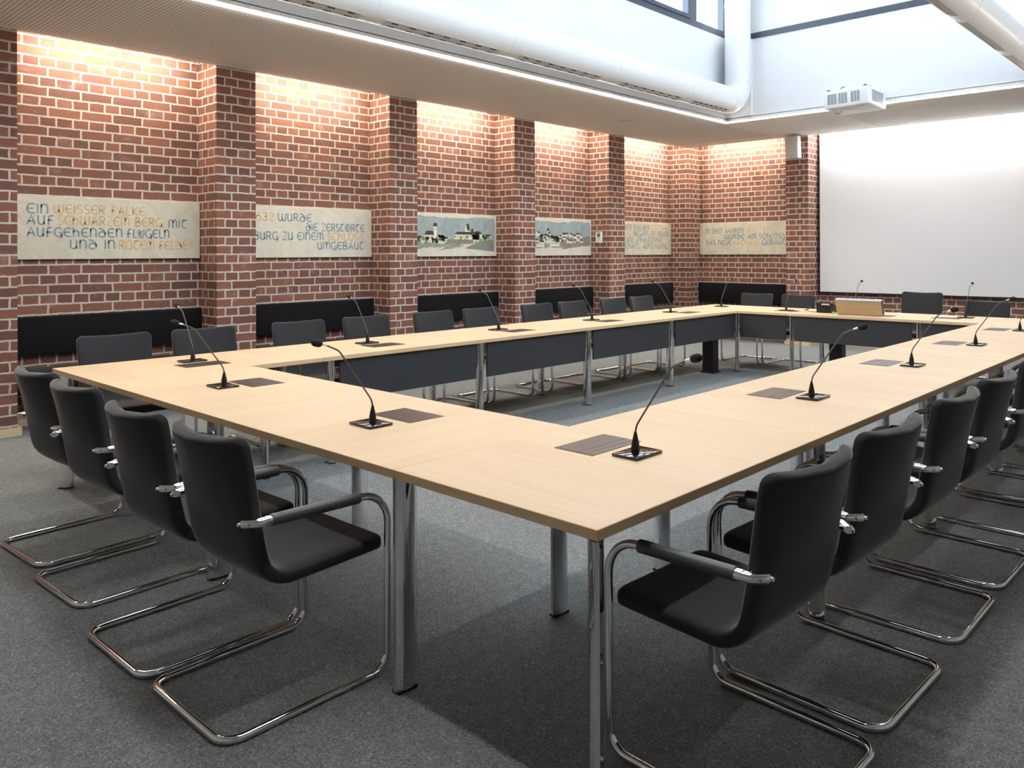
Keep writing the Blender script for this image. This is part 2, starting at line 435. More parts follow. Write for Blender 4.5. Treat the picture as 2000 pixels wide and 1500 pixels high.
# far wall (faces look to -y): corner pier, bay, pilaster, screen bay, pilaster, bay
mb = MB()
FP0, FP1 = -4.368, -4.003
d = YW - YP
mirror = lambda x: -4.36 - x
G0, G1 = mirror(FP1), mirror(FP0)
wall_face(mb, (XP, YP), (XP, YW), 0, ZB, 20 - d / 2)
wall_face(mb, (XP, YW), (FP0, YW), 0, ZB, 20.05)
wall_face(mb, (FP0, YW), (FP0, YP), 0, ZB, 20 - d / 2)
wall_face(mb, (FP0, YP), (FP1, YP), 0, ZB, 20 - (FP1 - FP0) / 2)
wall_face(mb, (FP1, YP), (FP1, YW), 0, ZB, 20 - d / 2)
wall_face(mb, (FP1, YW), (G0, YW), 0, ZB, 20.1)
wall_face(mb, (G0, YW), (G0, YP), 0, ZB, 20 - d / 2)
wall_face(mb, (G0, YP), (G1, YP), 0, ZB, 20 - d / 2)
wall_face(mb, (G1, YP), (G1, YW), 0, ZB, 20 - d / 2)
wall_face(mb, (G1, YW), (XR, YW), 0, ZB, 20.1)
struct(mb, 'wall_far', M['brick'], 'red brick far wall behind the projection screen')
mb = MB(); wall_face(mb, (XR, YN), (XR, YW), 0, ZB, 20)
mb.f[-1].reverse(); mb.uv[0].reverse()
struct(mb, 'wall_right', M['offwall'], 'off-white wall on the right side')
mb = MB(); wall_face(mb, (XW, YN), (XR, YN), 0, ZB, 20)
struct(mb, 'wall_near', M['offwall'], 'off-white wall behind the camera')

# baseboards (pale wood, following the pilasters)
BH, BT = 0.066, 0.024
mb = MB()
y = YN
for k in [YK[0] - 1.94 * 2, YK[0] - 1.94] + YK:
    if k < YN: continue
    mb.box((XW, y + (BT if y > YN else 0), 0), (XW + BT, k - BT, BH))
    mb.box((XW, k - BT, 0), (XP + BT, k, BH)); mb.box((XP, k, 0), (XP + BT, k + PWD, BH)); mb.box((XW, k + PWD, 0), (XP + BT, k + PWD + BT, BH))
    y = k + PWD
mb.box((XW, y + BT, 0), (XW + BT, YP - BT, BH)); mb.box((XW, YP - BT, 0), (XP + BT, YP, BH)); mb.box((XP, YP, 0), (XP + BT, YW - BT, BH))
struct(mb, 'baseboard_left', M['wood_b'], 'pale wooden baseboard along the left brick wall')
mb = MB()
mb.box((XP, YW - BT, 0), (FP0 - BT, YW, BH)); mb.box((FP0 - BT, YP - BT, 0), (FP0, YW, BH)); mb.box((FP0, YP - BT, 0), (FP1, YP, BH)); mb.box((FP1, YP - BT, 0), (FP1 + BT, YW, BH))
mb.box((FP1 + BT, YW - BT, 0), (G0 - BT, YW, BH)); mb.box((G0 - BT, YP - BT, 0), (G1 + BT, YP, BH)); mb.box((G1 + BT, YW - BT, 0), (XR, YW, BH))
struct(mb, 'baseboard_far', M['wood_b'], 'pale wooden baseboard along the far brick wall')

# lowered ceiling ring, with the slot to the walls left open for the cove light
SX1, SY0 = XR - .37, YN + .37
mb = MB()
th = 0.035
mb.box((XP, SY0, ZS), (WX0, YP, ZS + th)); mb.box((WX1, SY0, ZS), (SX1, YP, ZS + th))
mb.box((WX0, WY1, ZS), (WX1, YP, ZS + th)); mb.box((WX0, SY0, ZS), (WX1, WY0, ZS + th))
struct(mb, 'ceiling', M['soffit'], 'lowered taupe acoustic ceiling with fine slots')
# closed deck above the ring
mb = MB()
zc = 3.275
mb.box((XW - .3, YN - .3, zc), (WX0 - .10, YW + .3, zc + .12)); mb.box((WX1 + .10, YN - .3, zc), (XR + .3, YW + .3, zc + .12))
mb.box((WX0 - .10, WY1 + .10, zc), (WX1 + .10, YW + .3, zc + .12)); mb.box((WX0 - .10, YN - .3, zc), (WX1 + .10, WY0 - .10, zc + .12))
struct(mb, 'ceiling', M['white'], 'white upper deck over the cove slots')

# light well walls
ZL0 = ZS + .045
SILL_L = 4.31; SILL_F = 4.24
mb = MB()
mb.box((WX0 - .14, WY0 - .14, ZL0), (WX0, WY1 + .14, SILL_L)); mb.box((WX0 - .14, WY0 - .14, ZT - .12), (WX0, WY1 + .14, ZT))
struct(mb, 'wall_upper_left', M['white'], 'white light well wall below the clerestory windows')
mb = MB()
mb.box((WX1, WY0 - .14, ZL0), (WX1 + .14, WY1 + .14, SILL_L)); mb.box((WX1, WY0 - .14, ZT - .12), (WX1 + .14, WY1 + .14, ZT))
struct(mb, 'wall_upper_right', M['white'], 'white light well wall on the right')
struct(MB().box((WX0, WY1, ZL0), (WX1, WY1 + .14, ZT)), 'wall_upper_far', M['white'], 'white light well wall above the far ceiling')
struct(MB().box((WX0, WY0 - .14, ZL0), (WX1, WY0, ZT)), 'wall_upper_near', M['white'], 'white light well wall behind the camera')
struct(MB().box((WX0 - .4, WY0 - .4, ZT), (WX1 + .4, WY1 + .4, ZT + .15)), 'ceiling', M['white'], 'white ceiling over the light well')
struct(MB().box((WX0, WY1 - .018, SILL_F), (WX1, WY1 + .001, SILL_F + .072)), 'trim_1', M['frame'], 'dark blue grey band on the far white wall')
# white casing beside the vertical duct and corner post under the elbow
struct(MB().box((WX0, WY1 - .03, ZL0), (-3.90, WY1, SILL_F)), 'trim_2', M['white'], 'white corner lining behind the vertical duct')

mb = MB()
for (p, q) in (((WX0 - .05, WY0 - .05), (WX0 - .03, WY1 + .05)), ((WX1 + .03, WY0 - .05), (WX1 + .05, WY1 + .05)), ((WX0 - .03, WY1 + .03), (WX1 + .03, WY1 + .05)), ((WX0 - .03, WY0 - .05), (WX1 + .03, WY0 - .03))):
    mb.box((p[0], p[1], ZS + .012), (q[0], q[1], ZL0))
struct(mb, 'trim_3', M['soffit'], 'taupe recessed channel between ceiling edge and white walls')
mb = MB()
for (p, q) in (((WX0 - .03, WY0 - .03), (WX0 + .0355, WY1 + .03)), ((WX1 - .0355, WY0 - .03), (WX1 + .03, WY1 + .03)), ((WX0 + .0355, WY1 - .0355), (WX1 - .0355, WY1 + .03)), ((WX0 + .0355, WY0 - .03), (WX1 - .0355, WY0 + .0355))):
    mb.box((p[0], p[1], ZS - .0055), (q[0], q[1], ZS - .0030))
struct(mb, 'trim_led_shield', M['soffit'], 'thin taupe lip added over the LED strips to block upward light')  # added shield, keeps LED light off the walls and ducts above

# clerestory windows, left and right
def window(nr, x, inward, y0, y1, sash):
    s = inward
    zb, zt = SILL_L, ZT - .12
    fr = MB()
    xf0, xf1 = x - s * .09, x + s * .004
    fr.box((xf0, y0, zb), (xf1, y1, zb + .085)); fr.box((xf0, y0, zt - .06), (xf1, y1, zt))
    fr.box((xf0, y0, zb + .085), (xf1, y0 + .085, zt - .06)); fr.box((xf0, y1 - .085, zb + .085), (xf1, y1, zt - .06))
    o = fr.obj('window_%d' % nr, M['frame'], None, False)
    o['kind'] = 'structure'; o['label'] = 'clerestory window with dark blue grey frame'
    gl = MB(); gl.box((x - s * .055, y0 + .08, zb + .08), (x - s * .047, y1 - .08, zt - .055)); gl.obj('glass_pane', M['glass'], o, False)
    if sash:
        sa = MB(); a, b = y0 + .085, y1 - .085
        q0, q1 = x - s * .07, x + s * .02
        sa.box((q0, a, zb + .075), (q1, b, zb + .125)); sa.box((q0, a, zt - .11), (q1, b, zt - .055))
        sa.box((q0, a, zb + .125), (q1, a + .05, zt - .11)); sa.box((q0, b - .05, zb + .125), (q1, b, zt - .11))
        sa.obj('sash', M['frame'], o, False)
wy = [WY0, .63, 1.92, 3.21, 4.50, 5.79, 7.045, WY1]
for i in range(len(wy) - 1):
    window(i + 1, WX0, 1, wy[i], wy[i + 1], wy[i] in (5.79, 3.21, .63))
for i in range(len(wy) - 1):
    window(i + len(wy), WX1, -1, wy[i], wy[i + 1], False)
# roof surface and railing outside the left windows
struct(MB().box((-14, -6, 3.55), (WX0 - .5, 16, 3.65)), 'roof', M['roof'], 'flat grey roof outside the clerestory windows')
rl = MB()
rl.cyl((-9.0, 6.0, 5.42), (-9.0, 18.0, 5.42), .035, n=8)
for k in range(37): rl.cyl((-9.0, 6.0 + k / 3, 3.65), (-9.0, 6.0 + k / 3, 5.42), .018, n=6)
tag(rl.obj('roof_railing', M['satin']), 'grey railing outside beyond the clerestory window', 'railing')

# ================================================================== LIGHTING (lamps the room has)
def led(name, a, b, label):
    o = MB().box(a, b).obj(name, M['led'], None, False)
    return tag(o, label, 'light')
e = .032
led('led_light_strip', (WX0 - e, WY0 + e, ZS - .013), (WX0 + e, WY1 - e, ZS - .006), 'long white LED light strip on the left ceiling edge')
led('led_light_strip', (WX0 - e, WY1 - e, ZS - .013), (WX1 + e, WY1 + e, ZS - .006), 'white LED light strip across the far ceiling edge above the screen')
led('led_light_strip', (WX1 - e, WY0 + e, ZS - .013), (WX1 + e, WY1 - e, ZS - .006), 'white LED light strip on the right ceiling edge')
led('led_light_strip', (WX0 - e, WY0 - e, ZS - .013), (WX1 + e, WY0 + e, ZS - .006), 'white LED light strip on the ceiling edge above the near table edge')
def cove(a, b, mat, label):
    o = MB().box(a, b).obj('cove_lamp', M[mat], None, False)
    return tag(o, label, 'light', 'hidden cove lamps above the brick bays')
bays = [(YK[i] + PWD, YK[i + 1]) for i in range(4)] + [(YK[4] + PWD, YP)]
nm = ['first', 'second', 'third', 'fourth', 'fifth']
for i, (a, b) in enumerate(bays):
    cove((XW + .22, a + .16, zc - .022), (XW + .25, b - .20, zc - .002), 'cove', 'warm cove lamp hidden above the %s left brick bay from the camera' % nm[i])
cove((XW + .22, YK[0] - 1.94 + PWD + .1, zc - .022), (XW + .25, YK[0] - .1, zc - .002), 'cove', 'warm cove lamp above the left brick bay beside the camera')
cove((XP + .2, YW - .25, zc - .022), (FP0 - .2, YW - .22, zc - .002), 'cove', 'warm cove lamp hidden above the far brick bay in the corner')
cove((FP1 + .12, YP + .10, zc - .022), (G0 - .12, YP + .13, zc - .002), 'covew', 'white cove lamp hidden above the projection screen')
# ================================================================== TABLES
TT = 0.030                      # board thickness
def leg_mb(h, strip=True):
    """chrome lens-shaped table leg, long axis along local y, centred, from the floor up"""
    prof = []
    L2, t, s = .041, .021, .006
    n = 7
    for i in range(n + 1):
        a = -1 + 2 * i / n
        prof.append((s + (t - s) * (1 - a * a), a * L2))
    poly = [(x, y) for x, y in prof] + [(-x, y) for x, y in prof[::-1]]
    return MB().prism(poly, lambda a, b, c: (a, b, c), .008, h)
LEGM = leg_mb(T - TT - .004).mesh('leg', [M['chrome']])
STRIPM = MB().box((-.0056, -.0425, .008), (.0056, -.0412, T - TT - .004)).mesh('edge_strip', [M['satin']])
STRIPM2 = MB().box((-.0056, .0412, .008), (.0056, .0425, T - TT - .004)).mesh('edge_strip', [M['satin']])
FOOTM = MB().box((-.018, -.038, 0), (.018, .038, .009)).mesh('foot', [M['blackp']])
def put(name, me, parent, loc=(0, 0, 0), rz=0.0):
    o = bpy.data.objects.new(name, me); COL.objects.link(o)
    o.parent = parent; o.location = loc; o.rotation_euler = (0, 0, rz); return o
def add_leg(root, x, y, rz=0.0):
    l = put('leg', LEGM, root, (x, y, 0), rz)
    put('edge_strip', STRIPM, l); put('edge_strip', STRIPM2, l); put('foot', FOOTM, l)
def flap_mb(lx, ly):
    """flush cable flap lid: long side lx along local x"""
    mb = MB()
    mb.box((-lx/2, -ly/2, -.002), (lx/2, ly/2, .0016), 0)
    return mb
FLAP = flap_mb(.275, .178).mesh('cable_flap', [M['hatch']], False)
fl = MB()
fl.box((-.1375, -.056, .0016), (.1375, -.0535, .0024), 0); fl.box((-.1375, .040, .0016), (.1375, .0415, .0021), 0)
fl.box((-.1375, -.020, .0016), (.1375, -.0190, .0019), 1); fl.box((-.128, -.089, .0016), (-.1265, .089, .0019), 1)
FLAPL = fl.mesh('lid_seam', [M['hatchl'], M['black_hole']], False)

def table(x0, x1, y0, y1, grain, label, group, legs, flaps, panel=None, edges='xy'):
    cx, cy = (x0 + x1) / 2, (y0 + y1) / 2
    root = empty('conference_table', (cx, cy, 0), label, 'table', 0, group)
    g = .0008
    mb = MB()
    a, b = (x0 - cx + g, y0 - cy + g), (x1 - cx - g, y1 - cy - g)
    z0, z1 = T - TT, T
    mb.rbox((a[0], a[1], z0), (b[0], b[1], z1), .0018, 1, 0)
    # edge faces get the beech brightened in colour to look lit
    o = mb.obj('tabletop', [M['wood_' + grain], M['wood_e'], M['wood_ey_lit']], root, False)
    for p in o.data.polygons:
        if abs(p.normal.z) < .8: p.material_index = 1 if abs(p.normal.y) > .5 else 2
    for (lx, ly, rz) in legs: add_leg(root, lx - cx, ly - cy, rz)
    for (fx, fy, rz) in flaps:
        f = put('cable_flap', FLAP, root, (fx - cx, fy - cy, T), rz); put('lid_seam', FLAPL, f)
    if panel:
        pb = MB(); pb.rbox((panel[0] - cx, panel[1] - cy, .418), (panel[2] - cx, panel[3] - cy, T - TT - .004), .002, 1)
        tag(pb.obj('modesty_panel', M['panel'], root), 'dark grey front panel')
    return root
IN = .057       # leg inset from the edge to the leg centre
RT = .845       # width of right column, near row
XL = -TW + .822 # inner edge of left column
cy_ = [0, 1.341, 2.683, 4.015, 5.365, 6.745]
near_x = [XL, -2.168, -RT]
# near row: two tables between the side columns
table(near_x[1], near_x[2], 0, .832, 'y', 'beech table of the near row beside the near right corner table', 'tables of the near row',
      [(-.868, IN, 0)], [(-1.514, .545, 0)])
table(near_x[0], near_x[1], 0, .832, 'y', 'beech table of the near row next to the left corner table', 'tables of the near row',
      [(-2.222, IN, 0), (-2.222, .832 - IN, 0)], [(-2.850, .548, 0)])
# right column
fy = [.676, 2.04, 3.43, 4.815, 6.19]
rl_ = ['beech corner table nearest the camera, with a bare chrome corner leg', 'second beech table of the right column, counted from the camera', 'third beech table of the right column, counted from the camera',
       'fourth beech table of the right column, counted from the camera', 'fifth and farthest beech table of the right column']
for i in range(5):
    lg = [(-.036, .036, PI / 4), (-RT - .008, .782, 0)] if i == 0 else [(-IN - .01, cy_[i] + .045, -PI / 2), (-RT + IN, cy_[i] + .045, -PI / 2)]
    table(-RT, 0, cy_[i], cy_[i + 1], 'x', rl_[i], 'tables of the right column', lg, [(-.562, fy[i], PI / 2)])
# left column with front panels towards the opening
fy = [.670, 2.005, 3.42, 4.705, 6.14]
ll_ = ['beech corner table at the left end of the near row', 'second beech table of the left column, with a dark grey front panel', 'third beech table of the left column, with a dark grey front panel',
       'fourth beech table of the left column, with a dark grey front panel', 'fifth and farthest beech table of the left column, with a dark grey front panel']
for i in range(5):
    lg = [(-TW + .052, .058, -PI / 4), (XL - IN, .95, PI / 2)] if i == 0 else [(-TW + IN, [0, 1.455, 2.84, 4.20, 5.545][i], PI / 2), (XL - IN - .0, cy_[i] + .075, PI / 2)]
    y0p = cy_[i] + (.834 if i == 0 else .13); y1p = cy_[i + 1] - .003 + .03
    table(-TW, XL, cy_[i], cy_[i + 1], 'x', ll_[i], 'tables of the left column', lg, [(-3.785, fy[i], PI / 2)],
          None if i == 0 else (XL - .045, cy_[i] + .135, XL - .027, cy_[i + 1] + (.018 if i < 4 else -.012)))
# far row
fx_ = [-TW, -2.855, -1.466, 0]
fl_ = ['beech table of the far row at the far left corner', 'middle beech table of the far row, under the telephone and lectern', 'beech table of the far row at the far right corner']
for i in range(3):
    lg = [(fx_[i] + (.06 if i == 0 else .03), 6.745 + IN, 0), (fx_[i] + .06, TL - IN, 0)]
    if i == 0: lg = [(XL - .03, 6.745 + .06, 0), (-TW + .06, TL - IN, 0)]
    if i == 2: lg += [(-IN, TL - IN, 0)]
    px0, px1 = [(XL + .02, fx_[1] - .03), (fx_[1] + .07, fx_[2] - .03), (fx_[2] + .07, -RT - .02)][i]
    tb_ = table(fx_[i], fx_[i + 1], 6.745, TL, 'y', fl_[i], 'tables of the far row', lg,
          [[(-3.02, 7.10, 0)], [], [(-1.27, 7.17, 0)]][i], (px0, 6.745 + .027, px1, 6.745 + .045))
    if i == 1: far_mid = tb_

# black cable columns below the tables
def column(x, y, label, cable=False):
    r = empty('cable_column', (x, y, 0), label, 'cable column', 0, None)
    MB().rbox((-.075, -.06, .02), (.075, .06, T - TT - .002), .004, 1).obj('duct_body', M['blackm'], r)
    MB().rbox((-.095, -.08, 0), (.095, .08, .02), .004, 1).obj('foot_plate', M['blackm'], r)
    return r
column(-3.74, 6.55, 'square black cable column under the far left corner of the tables')
column(-2.47, 7.22, 'square black cable column under the far table below the telephone')
cb = MB()
cb.tube(fillet([(-2.62, 7.26, T - TT - .004), (-2.66, 7.24, .52), (-2.61, 7.16, .22), (-2.50, 7.02, .012), (-2.2, 6.92, .008)], .08), .006, 6)
tag(cb.obj('cable', M['blackp']), 'black cable hanging down under the far table to the floor', 'cable')
cb = MB()
cb.tube(fillet([(-2.60, 7.31, T - TT - .004), (-2.53, 7.31, .45), (-2.55, 7.30, .30), (-2.50, 7.30, .12)], .07), .005, 6)
tag(cb.obj('cable', M['blackp']), 'short black cable looping beside the cable column under the far table', 'cable')

# ================================================================== STROKE FONT (uncial capitals)
def arc(cx, cy, rx, ry, a0, a1, n=12):
    return [(cx + rx * math.cos(math.radians(a0 + (a1 - a0) * i / n)), cy + ry * math.sin(math.radians(a0 + (a1 - a0) * i / n))) for i in range(n + 1)]
def glyphs():
    G = {}
    G['A'] = (.66, [[(.0, .0), (.10, .12), (.36, 1.0), (.64, .0)], [(.10, .36), (.54, .36)]])
    G['B'] = (.55, [[(.05, 0), (.05, 1)], [(.05, 1)] + arc(.22, .76, .24, .24, 90, -90) + [(.05, .52)], [(.22, .52)] + arc(.24, .26, .28, .26, 90, -90) + [(.05, 0)]])
    G['C'] = (.58, [arc(.38, .5, .36, .5, 50, 310)])
    G['D'] = (.66, [arc(.32, .30, .29, .31, 0, 360, 20), [(.61, .30), (.60, .52), (.48, .76), (.28, .93), (.02, 1.02)]])
    G['E'] = (.60, [arc(.40, .5, .37, .5, 55, 305), [(.05, .5), (.52, .5)]])
    G['F'] = (.50, [[(.10, -.05), (.12, .75)] + arc(.32, .76, .20, .24, 180, 50, 8), [(.0, .48), (.42, .48)]])
    G['G'] = (.64, [arc(.38, .5, .36, .5, 50, 330), [(.42, .42), (.64, .42), (.64, -.02), (.52, -.16)]])
    G['H'] = (.56, [[(.05, 1.05), (.05, 0)], [(.05, .45)] + arc(.28, .45, .23, .27, 150, 0, 8) + [(.51, 0)]])
    G['I'] = (.14, [[(.07, 0), (.07, 1)]])
    G['J'] = (.30, [[(.24, 1), (.24, .12)] + arc(.06, .12, .18, .22, 0, -80, 6)])
    G['K'] = (.56, [[(.06, 0), (.06, 1)], [(.52, 1), (.08, .46), (.54, 0)]])
    G['L'] = (.46, [[(.06, 1), (.06, .12), (.12, .0), (.46, .0)]])
    G['M'] = (.86, [[(.04, 0), (.04, .62)] + arc(.24, .62, .20, .36, 180, 0, 10) + [(.44, 0)], [(.44, .62)] + arc(.63, .62, .19, .36, 180, 0, 10) + [(.82, 0)]])
    G['N'] = (.58, [[(.05, 0), (.05, 1)], [(.05, .62)] + arc(.29, .62, .24, .36, 160, 0, 10) + [(.53, .0)]])
    G['O'] = (.74, [arc(.37, .5, .35, .5, 0, 360, 24)])
    G['R'] = (.58, [[(.05, 0), (.05, 1)], [(.05, 1)] + arc(.24, .74, .27, .26, 90, -90) + [(.14, .48)], [(.26, .48), (.56, 0)]])
    G['S'] = (.50, [arc(.27, .75, .22, .25, 50, 270, 10) + arc(.25, .25, .24, .25, 90, -140, 10)])
    G['T'] = (.60, [[(.0, .97), (.60, 1.0)], [(.34, .97)] + arc(.34, .46, .28, .46, 110, 300, 12)])
    G['U'] = (.58, [[(.05, 1), (.05, .36)] + arc(.28, .36, .23, .36, 180, 360, 10) + [(.51, 1)], [(.51, .3), (.53, 0)]])
    G['W'] = (.92, [[(.04, 1), (.04, .36)] + arc(.25, .36, .21, .36, 180, 360, 10) + [(.46, 1)], [(.46, .36)] + arc(.67, .36, .21, .36, 180, 360, 10) + [(.88, 1)]])
    G['Z'] = (.52, [[(.03, 1), (.48, 1), (.02, 0), (.52, 0)]])
    se = [(.18 + x * .40, .30 + y * .46) for x, y in arc(.40, .5, .37, .5, 55, 305)]
    G['Ü'] = (.66, [[(.05, 1), (.05, .36)] + arc(.33, .36, .28, .36, 180, 360, 10) + [(.61, 1)], se, [(.20, .53), (.38, .53)]])
    G['Ö'] = (.80, [arc(.40, .5, .38, .5, 0, 360, 24), [(x + .06, y) for x, y in se], [(.26, .53), (.44, .53)]])
    G['0'] = (.50, [arc(.25, .36, .22, .34, 0, 360, 18)])
    G['1'] = (.26, [[(.02, .82), (.17, 1), (.17, 0)]])
    G['2'] = (.52, [arc(.25, .74, .22, .26, 160, -30, 10) + [(.02, .0), (.52, .0)]])
    G['3'] = (.48, [arc(.21, .75, .20, .25, 150, -80, 10), [(.21, .5)] + arc(.21, .25, .24, .25, 90, -150, 10)])
    G['6'] = (.54, [[(.44, 1), (.20, .72)] + arc(.27, .30, .24, .30, 150, 510, 18)])
    G['7'] = (.50, [[(.02, 1), (.48, 1), (.16, -.05)]])
    G['8'] = (.52, [arc(.26, .76, .19, .24, 0, 360, 16), arc(.26, .27, .24, .27, 0, 360, 16)])
    G['9'] = (.54, [[(.10, 0), (.36, .30)] + arc(.27, .70, .24, .30, -30, 330, 18)])
    G['-'] = (.50, [[(.05, .5), (.45, .5)]])
    G['—'] = (.95, [[(.05, .45), (.90, .45)]])
    G[','] = (.18, [[(.11, .06), (.05, -.16)]])
    G['.'] = (.14, [[(.07, .0), (.07, .06)]])
    G[' '] = (.30, [])
    return G
GL = glyphs(); GAP = .16
def text_width(s): return sum(GL[c][0] + GAP for c in s) - GAP
def stroke(mb, pts, wd, mapf):
    """flat ribbon of width wd along a 2-D polyline"""
    n = len(pts); L = []
    for i in range(n):
        if i == 0: d = Vector(pts[1]) - Vector(pts[0])
        elif i == n - 1: d = Vector(pts[-1]) - Vector(pts[-2])
        else: d = (Vector(pts[i + 1]) - Vector(pts[i])).normalized() + (Vector(pts[i]) - Vector(pts[i - 1])).normalized()
        if d.length < 1e-9: d = Vector((1, 0))
        d.normalize(); L.append(Vector((-d.y, d.x)) * wd / 2)
    vs = []
    for p, q in zip(pts, L):
        vs.append(mapf(p[0] + q.x, p[1] + q.y)); vs.append(mapf(p[0] - q.x, p[1] - q.y))
    mb.add(vs, [(2*i, 2*i+1, 2*i+3, 2*i+2) for i in range(n - 1)])
def write(mb, s, u0, u1, v0, v1, mapf, wd):
    """fit string s into the box u0..u1, v0..v1"""
    sx = (u1 - u0) / text_width(s); sy = v1 - v0; x = u0
    for c in s:
        w_, st = GL[c]
        for pl in st: stroke(mb, [(x + p[0] * sx, v0 + p[1] * sy) for p in pl], wd, mapf)
        x += (w_ + GAP) * sx

# ================================================================== CHAIRS
FR = .0125
def chair_frame():
    hx = .2575
    half = [(hx + .002, -.455, .622), (hx, .005, .612), (hx, .0, FR), (hx, -.572, FR)]
    pts = [half[0], half[1], half[2], (hx, -.560, FR), (-hx, -.560, FR), (-hx, 0, FR), (-hx, .005, .612), (-hx - .002, -.455, .622)]
    return MB().tube(fillet(pts, [.105, .060, .062, .062, .060, .105], 7), FR, 12)
def shell_rings():
    """centre line of the one-piece upholstered shell in the y-z plane"""
    cl = fillet([(0, .020, .424), (0, -.405, .408), (0, -.448, .60), (0, -.522, .866)], [.105, .5], 8)
    dense = []
    for a, b in zip(cl[:-1], cl[1:]):
        k = max(1, int((b - a).length / .030))
        for i in range(k): dense.append(a.lerp(b, i / k))
    dense.append(cl[-1])
    e0, e1 = (dense[1] - dense[0]).normalized(), (dense[-2] - dense[-1]).normalized()
    fine_ = [.0015, .004, .008, .013, .018, .024, .031]
    dense = [dense[0]] + [dense[0] + e0 * t for t in fine_] + [p for p in dense[1:-1] if (p - dense[0]).length > .036 and (p - dense[-1]).length > .036] + [dense[-1] + e1 * t for t in fine_[::-1]] + [dense[-1]]
    tot = [0]
    for a, b in zip(dense[:-1], dense[1:]): tot.append(tot[-1] + (b - a).length)
    L = tot[-1]; rings = []; info = []
    nseg = 44
    for i, p in enumerate(dense):
        s = tot[i]
        t = (dense[min(i + 1, len(dense) - 1)] - dense[max(i - 1, 0)]).normalized()
        nrm = Vector((0, t.z, -t.y))                     # towards the sitter: up on the seat, forward on the back
        back = max(0, min(1, (s - .50) / .40)); back = back * back * (3 - 2 * back)
        wd = .452 + .010 * back
        th = .052 - .006 * back
        end = min(s, L - s)
        rc = .016
        if end < rc: k = math.sqrt(max(0.0, 1 - ((rc - end) / rc) ** 2)); k = .45 + .55 * k
        else: k = 1.0
        rcw = .040
        shrink = 0
        if end < rcw: shrink = rcw - math.sqrt(max(0.0, rcw * rcw - (rcw - end) ** 2))
        hw = wd / 2 - shrink
        bow = .004 + .054 * back                        # edges come forward on the back
        r = []
        for j in range(nseg):
            a = 2 * PI * j / nseg
            ca, sa = math.cos(a), math.sin(a)
            x = hw * math.copysign(abs(ca) ** .22, ca)
            v = th / 2 * k * math.copysign(abs(sa) ** .55, sa)
            b_ = bow * (x / (wd / 2)) ** 2 - bow * .3
            r.append(p + Vector((x, 0, 0)) + nrm * (v + b_))
        rings.append(r); info.append(p.z)
    split = next(i for i, p in enumerate(dense) if p.z > .50)
    return rings, split
def make_chair(label, group):
    root = empty('cantilever_chair', (0, 0, 0), label, 'chair', 0, group)
    tag(chair_frame().obj('frame', M['chrome'], root), 'chrome tube frame')
    rg, sp = shell_rings()
    full = MB().rings(rg).mesh('shell', [M['fabric']], True, 180)
    nr = [v.normal.copy() for v in full.vertices]; n_r = len(rg[0])
    for nm_, i0, i1 in (('seat', 0, sp), ('backrest', sp, len(rg) - 1)):
        b = MB().rings(rg[i0:i1 + 1], 0, False)
        b.f.append(list(range(n_r))[::-1] if i0 == 0 else [(i1 - i0) * n_r + j for j in range(n_r)]); b.m.append(0)
        o = b.obj(nm_, M['fabric'], root, True, 180)
        o.data.normals_split_custom_set_from_vertices([tuple(q) for q in nr[i0 * n_r:(i1 + 1) * n_r]])
    bpy.data.meshes.remove(full)
    for s in (-1, 1):
        hx = .2575 * s
        MB().tube([(hx, -.418, .6211), (hx, -.112, .6146)], .0185, 16).obj('arm_sleeve', M['pad'], root)
        c = MB()
        c.tube([(hx * 1.004, -.410, .6212), (hx * 1.006, -.440, .6219)], .0158, 16)
        a = fillet([(hx * 1.006, -.432, .622), (hx * 1.000, -.458, .6225), (hx * .905, -.486, .6228), (hx * .872, -.489, .6228)], .010, 3)
        c.tube(a, [.0158] * (len(a) - 1) + [.0125], 14, flat=.9)
        c.cyl((hx * .90, -.480, .622), (hx * .90, -.445, .622), .007, n=10)
        cl = tag(c.obj('arm_clip', M['chrome'], root), 'chrome end fitting')
        sc = MB(); sc.cyl((hx * .885, -.500, .6228), (hx * .885, -.5055, .6228), .006, n=12); sc.obj('screw', M['satin'], cl)
        st = MB()
        n_ = Vector((.65 * s, -.76, 0)); rt = Vector((.96, .28 * s, 0))
        ce = Vector((hx * .953, -.472, .6226)) + Vector((.28 * s, -.96, 0)) * .0162
        write(st, 'THONET', -.010, .010, -.0035, .0035, lambda u, v: ce + rt * u + Vector((0, 0, v)), .0011)
        st.obj('lettering', M['dkgrey'], cl, False)
    return root
proto = make_chair('black cantilever chair', 'black cantilever chairs around the tables')
used = [False]
def chair(x, y, face, label, rot=0.0, sc=None):
    """(x, y): middle between the two front uprights; face: heading of the sitter in degrees (90 = +y)"""
    o = proto if not used[0] else copy_tree(proto)
    used[0] = True
    o.location = (x, y, 0); o.rotation_euler = (0, 0, math.radians(face - 90 + rot)); o['label'] = label
    if sc: o.scale = sc
    return o
b_ = 'black cantilever chair '
chair(-1.265, .080, 90, b_ + 'at the near table edge, closest to the front corner leg', 1.0)
chair(-1.828, .066, 90, b_ + 'at the near table edge, second from the front corner leg', 1.2)
chair(-2.600, .100, 90, b_ + 'at the near table edge, third from the front corner leg', 3.0)
chair(-3.215, .117, 90, b_ + 'at the near table edge, beside the left brick pilaster', 3.5)
ry = [(.495, -2.0), (1.085, -2.0), (1.775, -.5), (2.385, -1.0), (3.15, -1), (3.76, -.5), (4.52, 0), (5.09, 0)]
on = ['first', 'second', 'third', 'fourth', 'fifth', 'sixth', 'seventh', 'eighth', 'ninth', 'tenth']
for i, (yy, r) in enumerate(ry):
    chair(-.146, yy, 180, b_ + 'on the right side of the tables, %s from the front corner leg' % on[i], r)
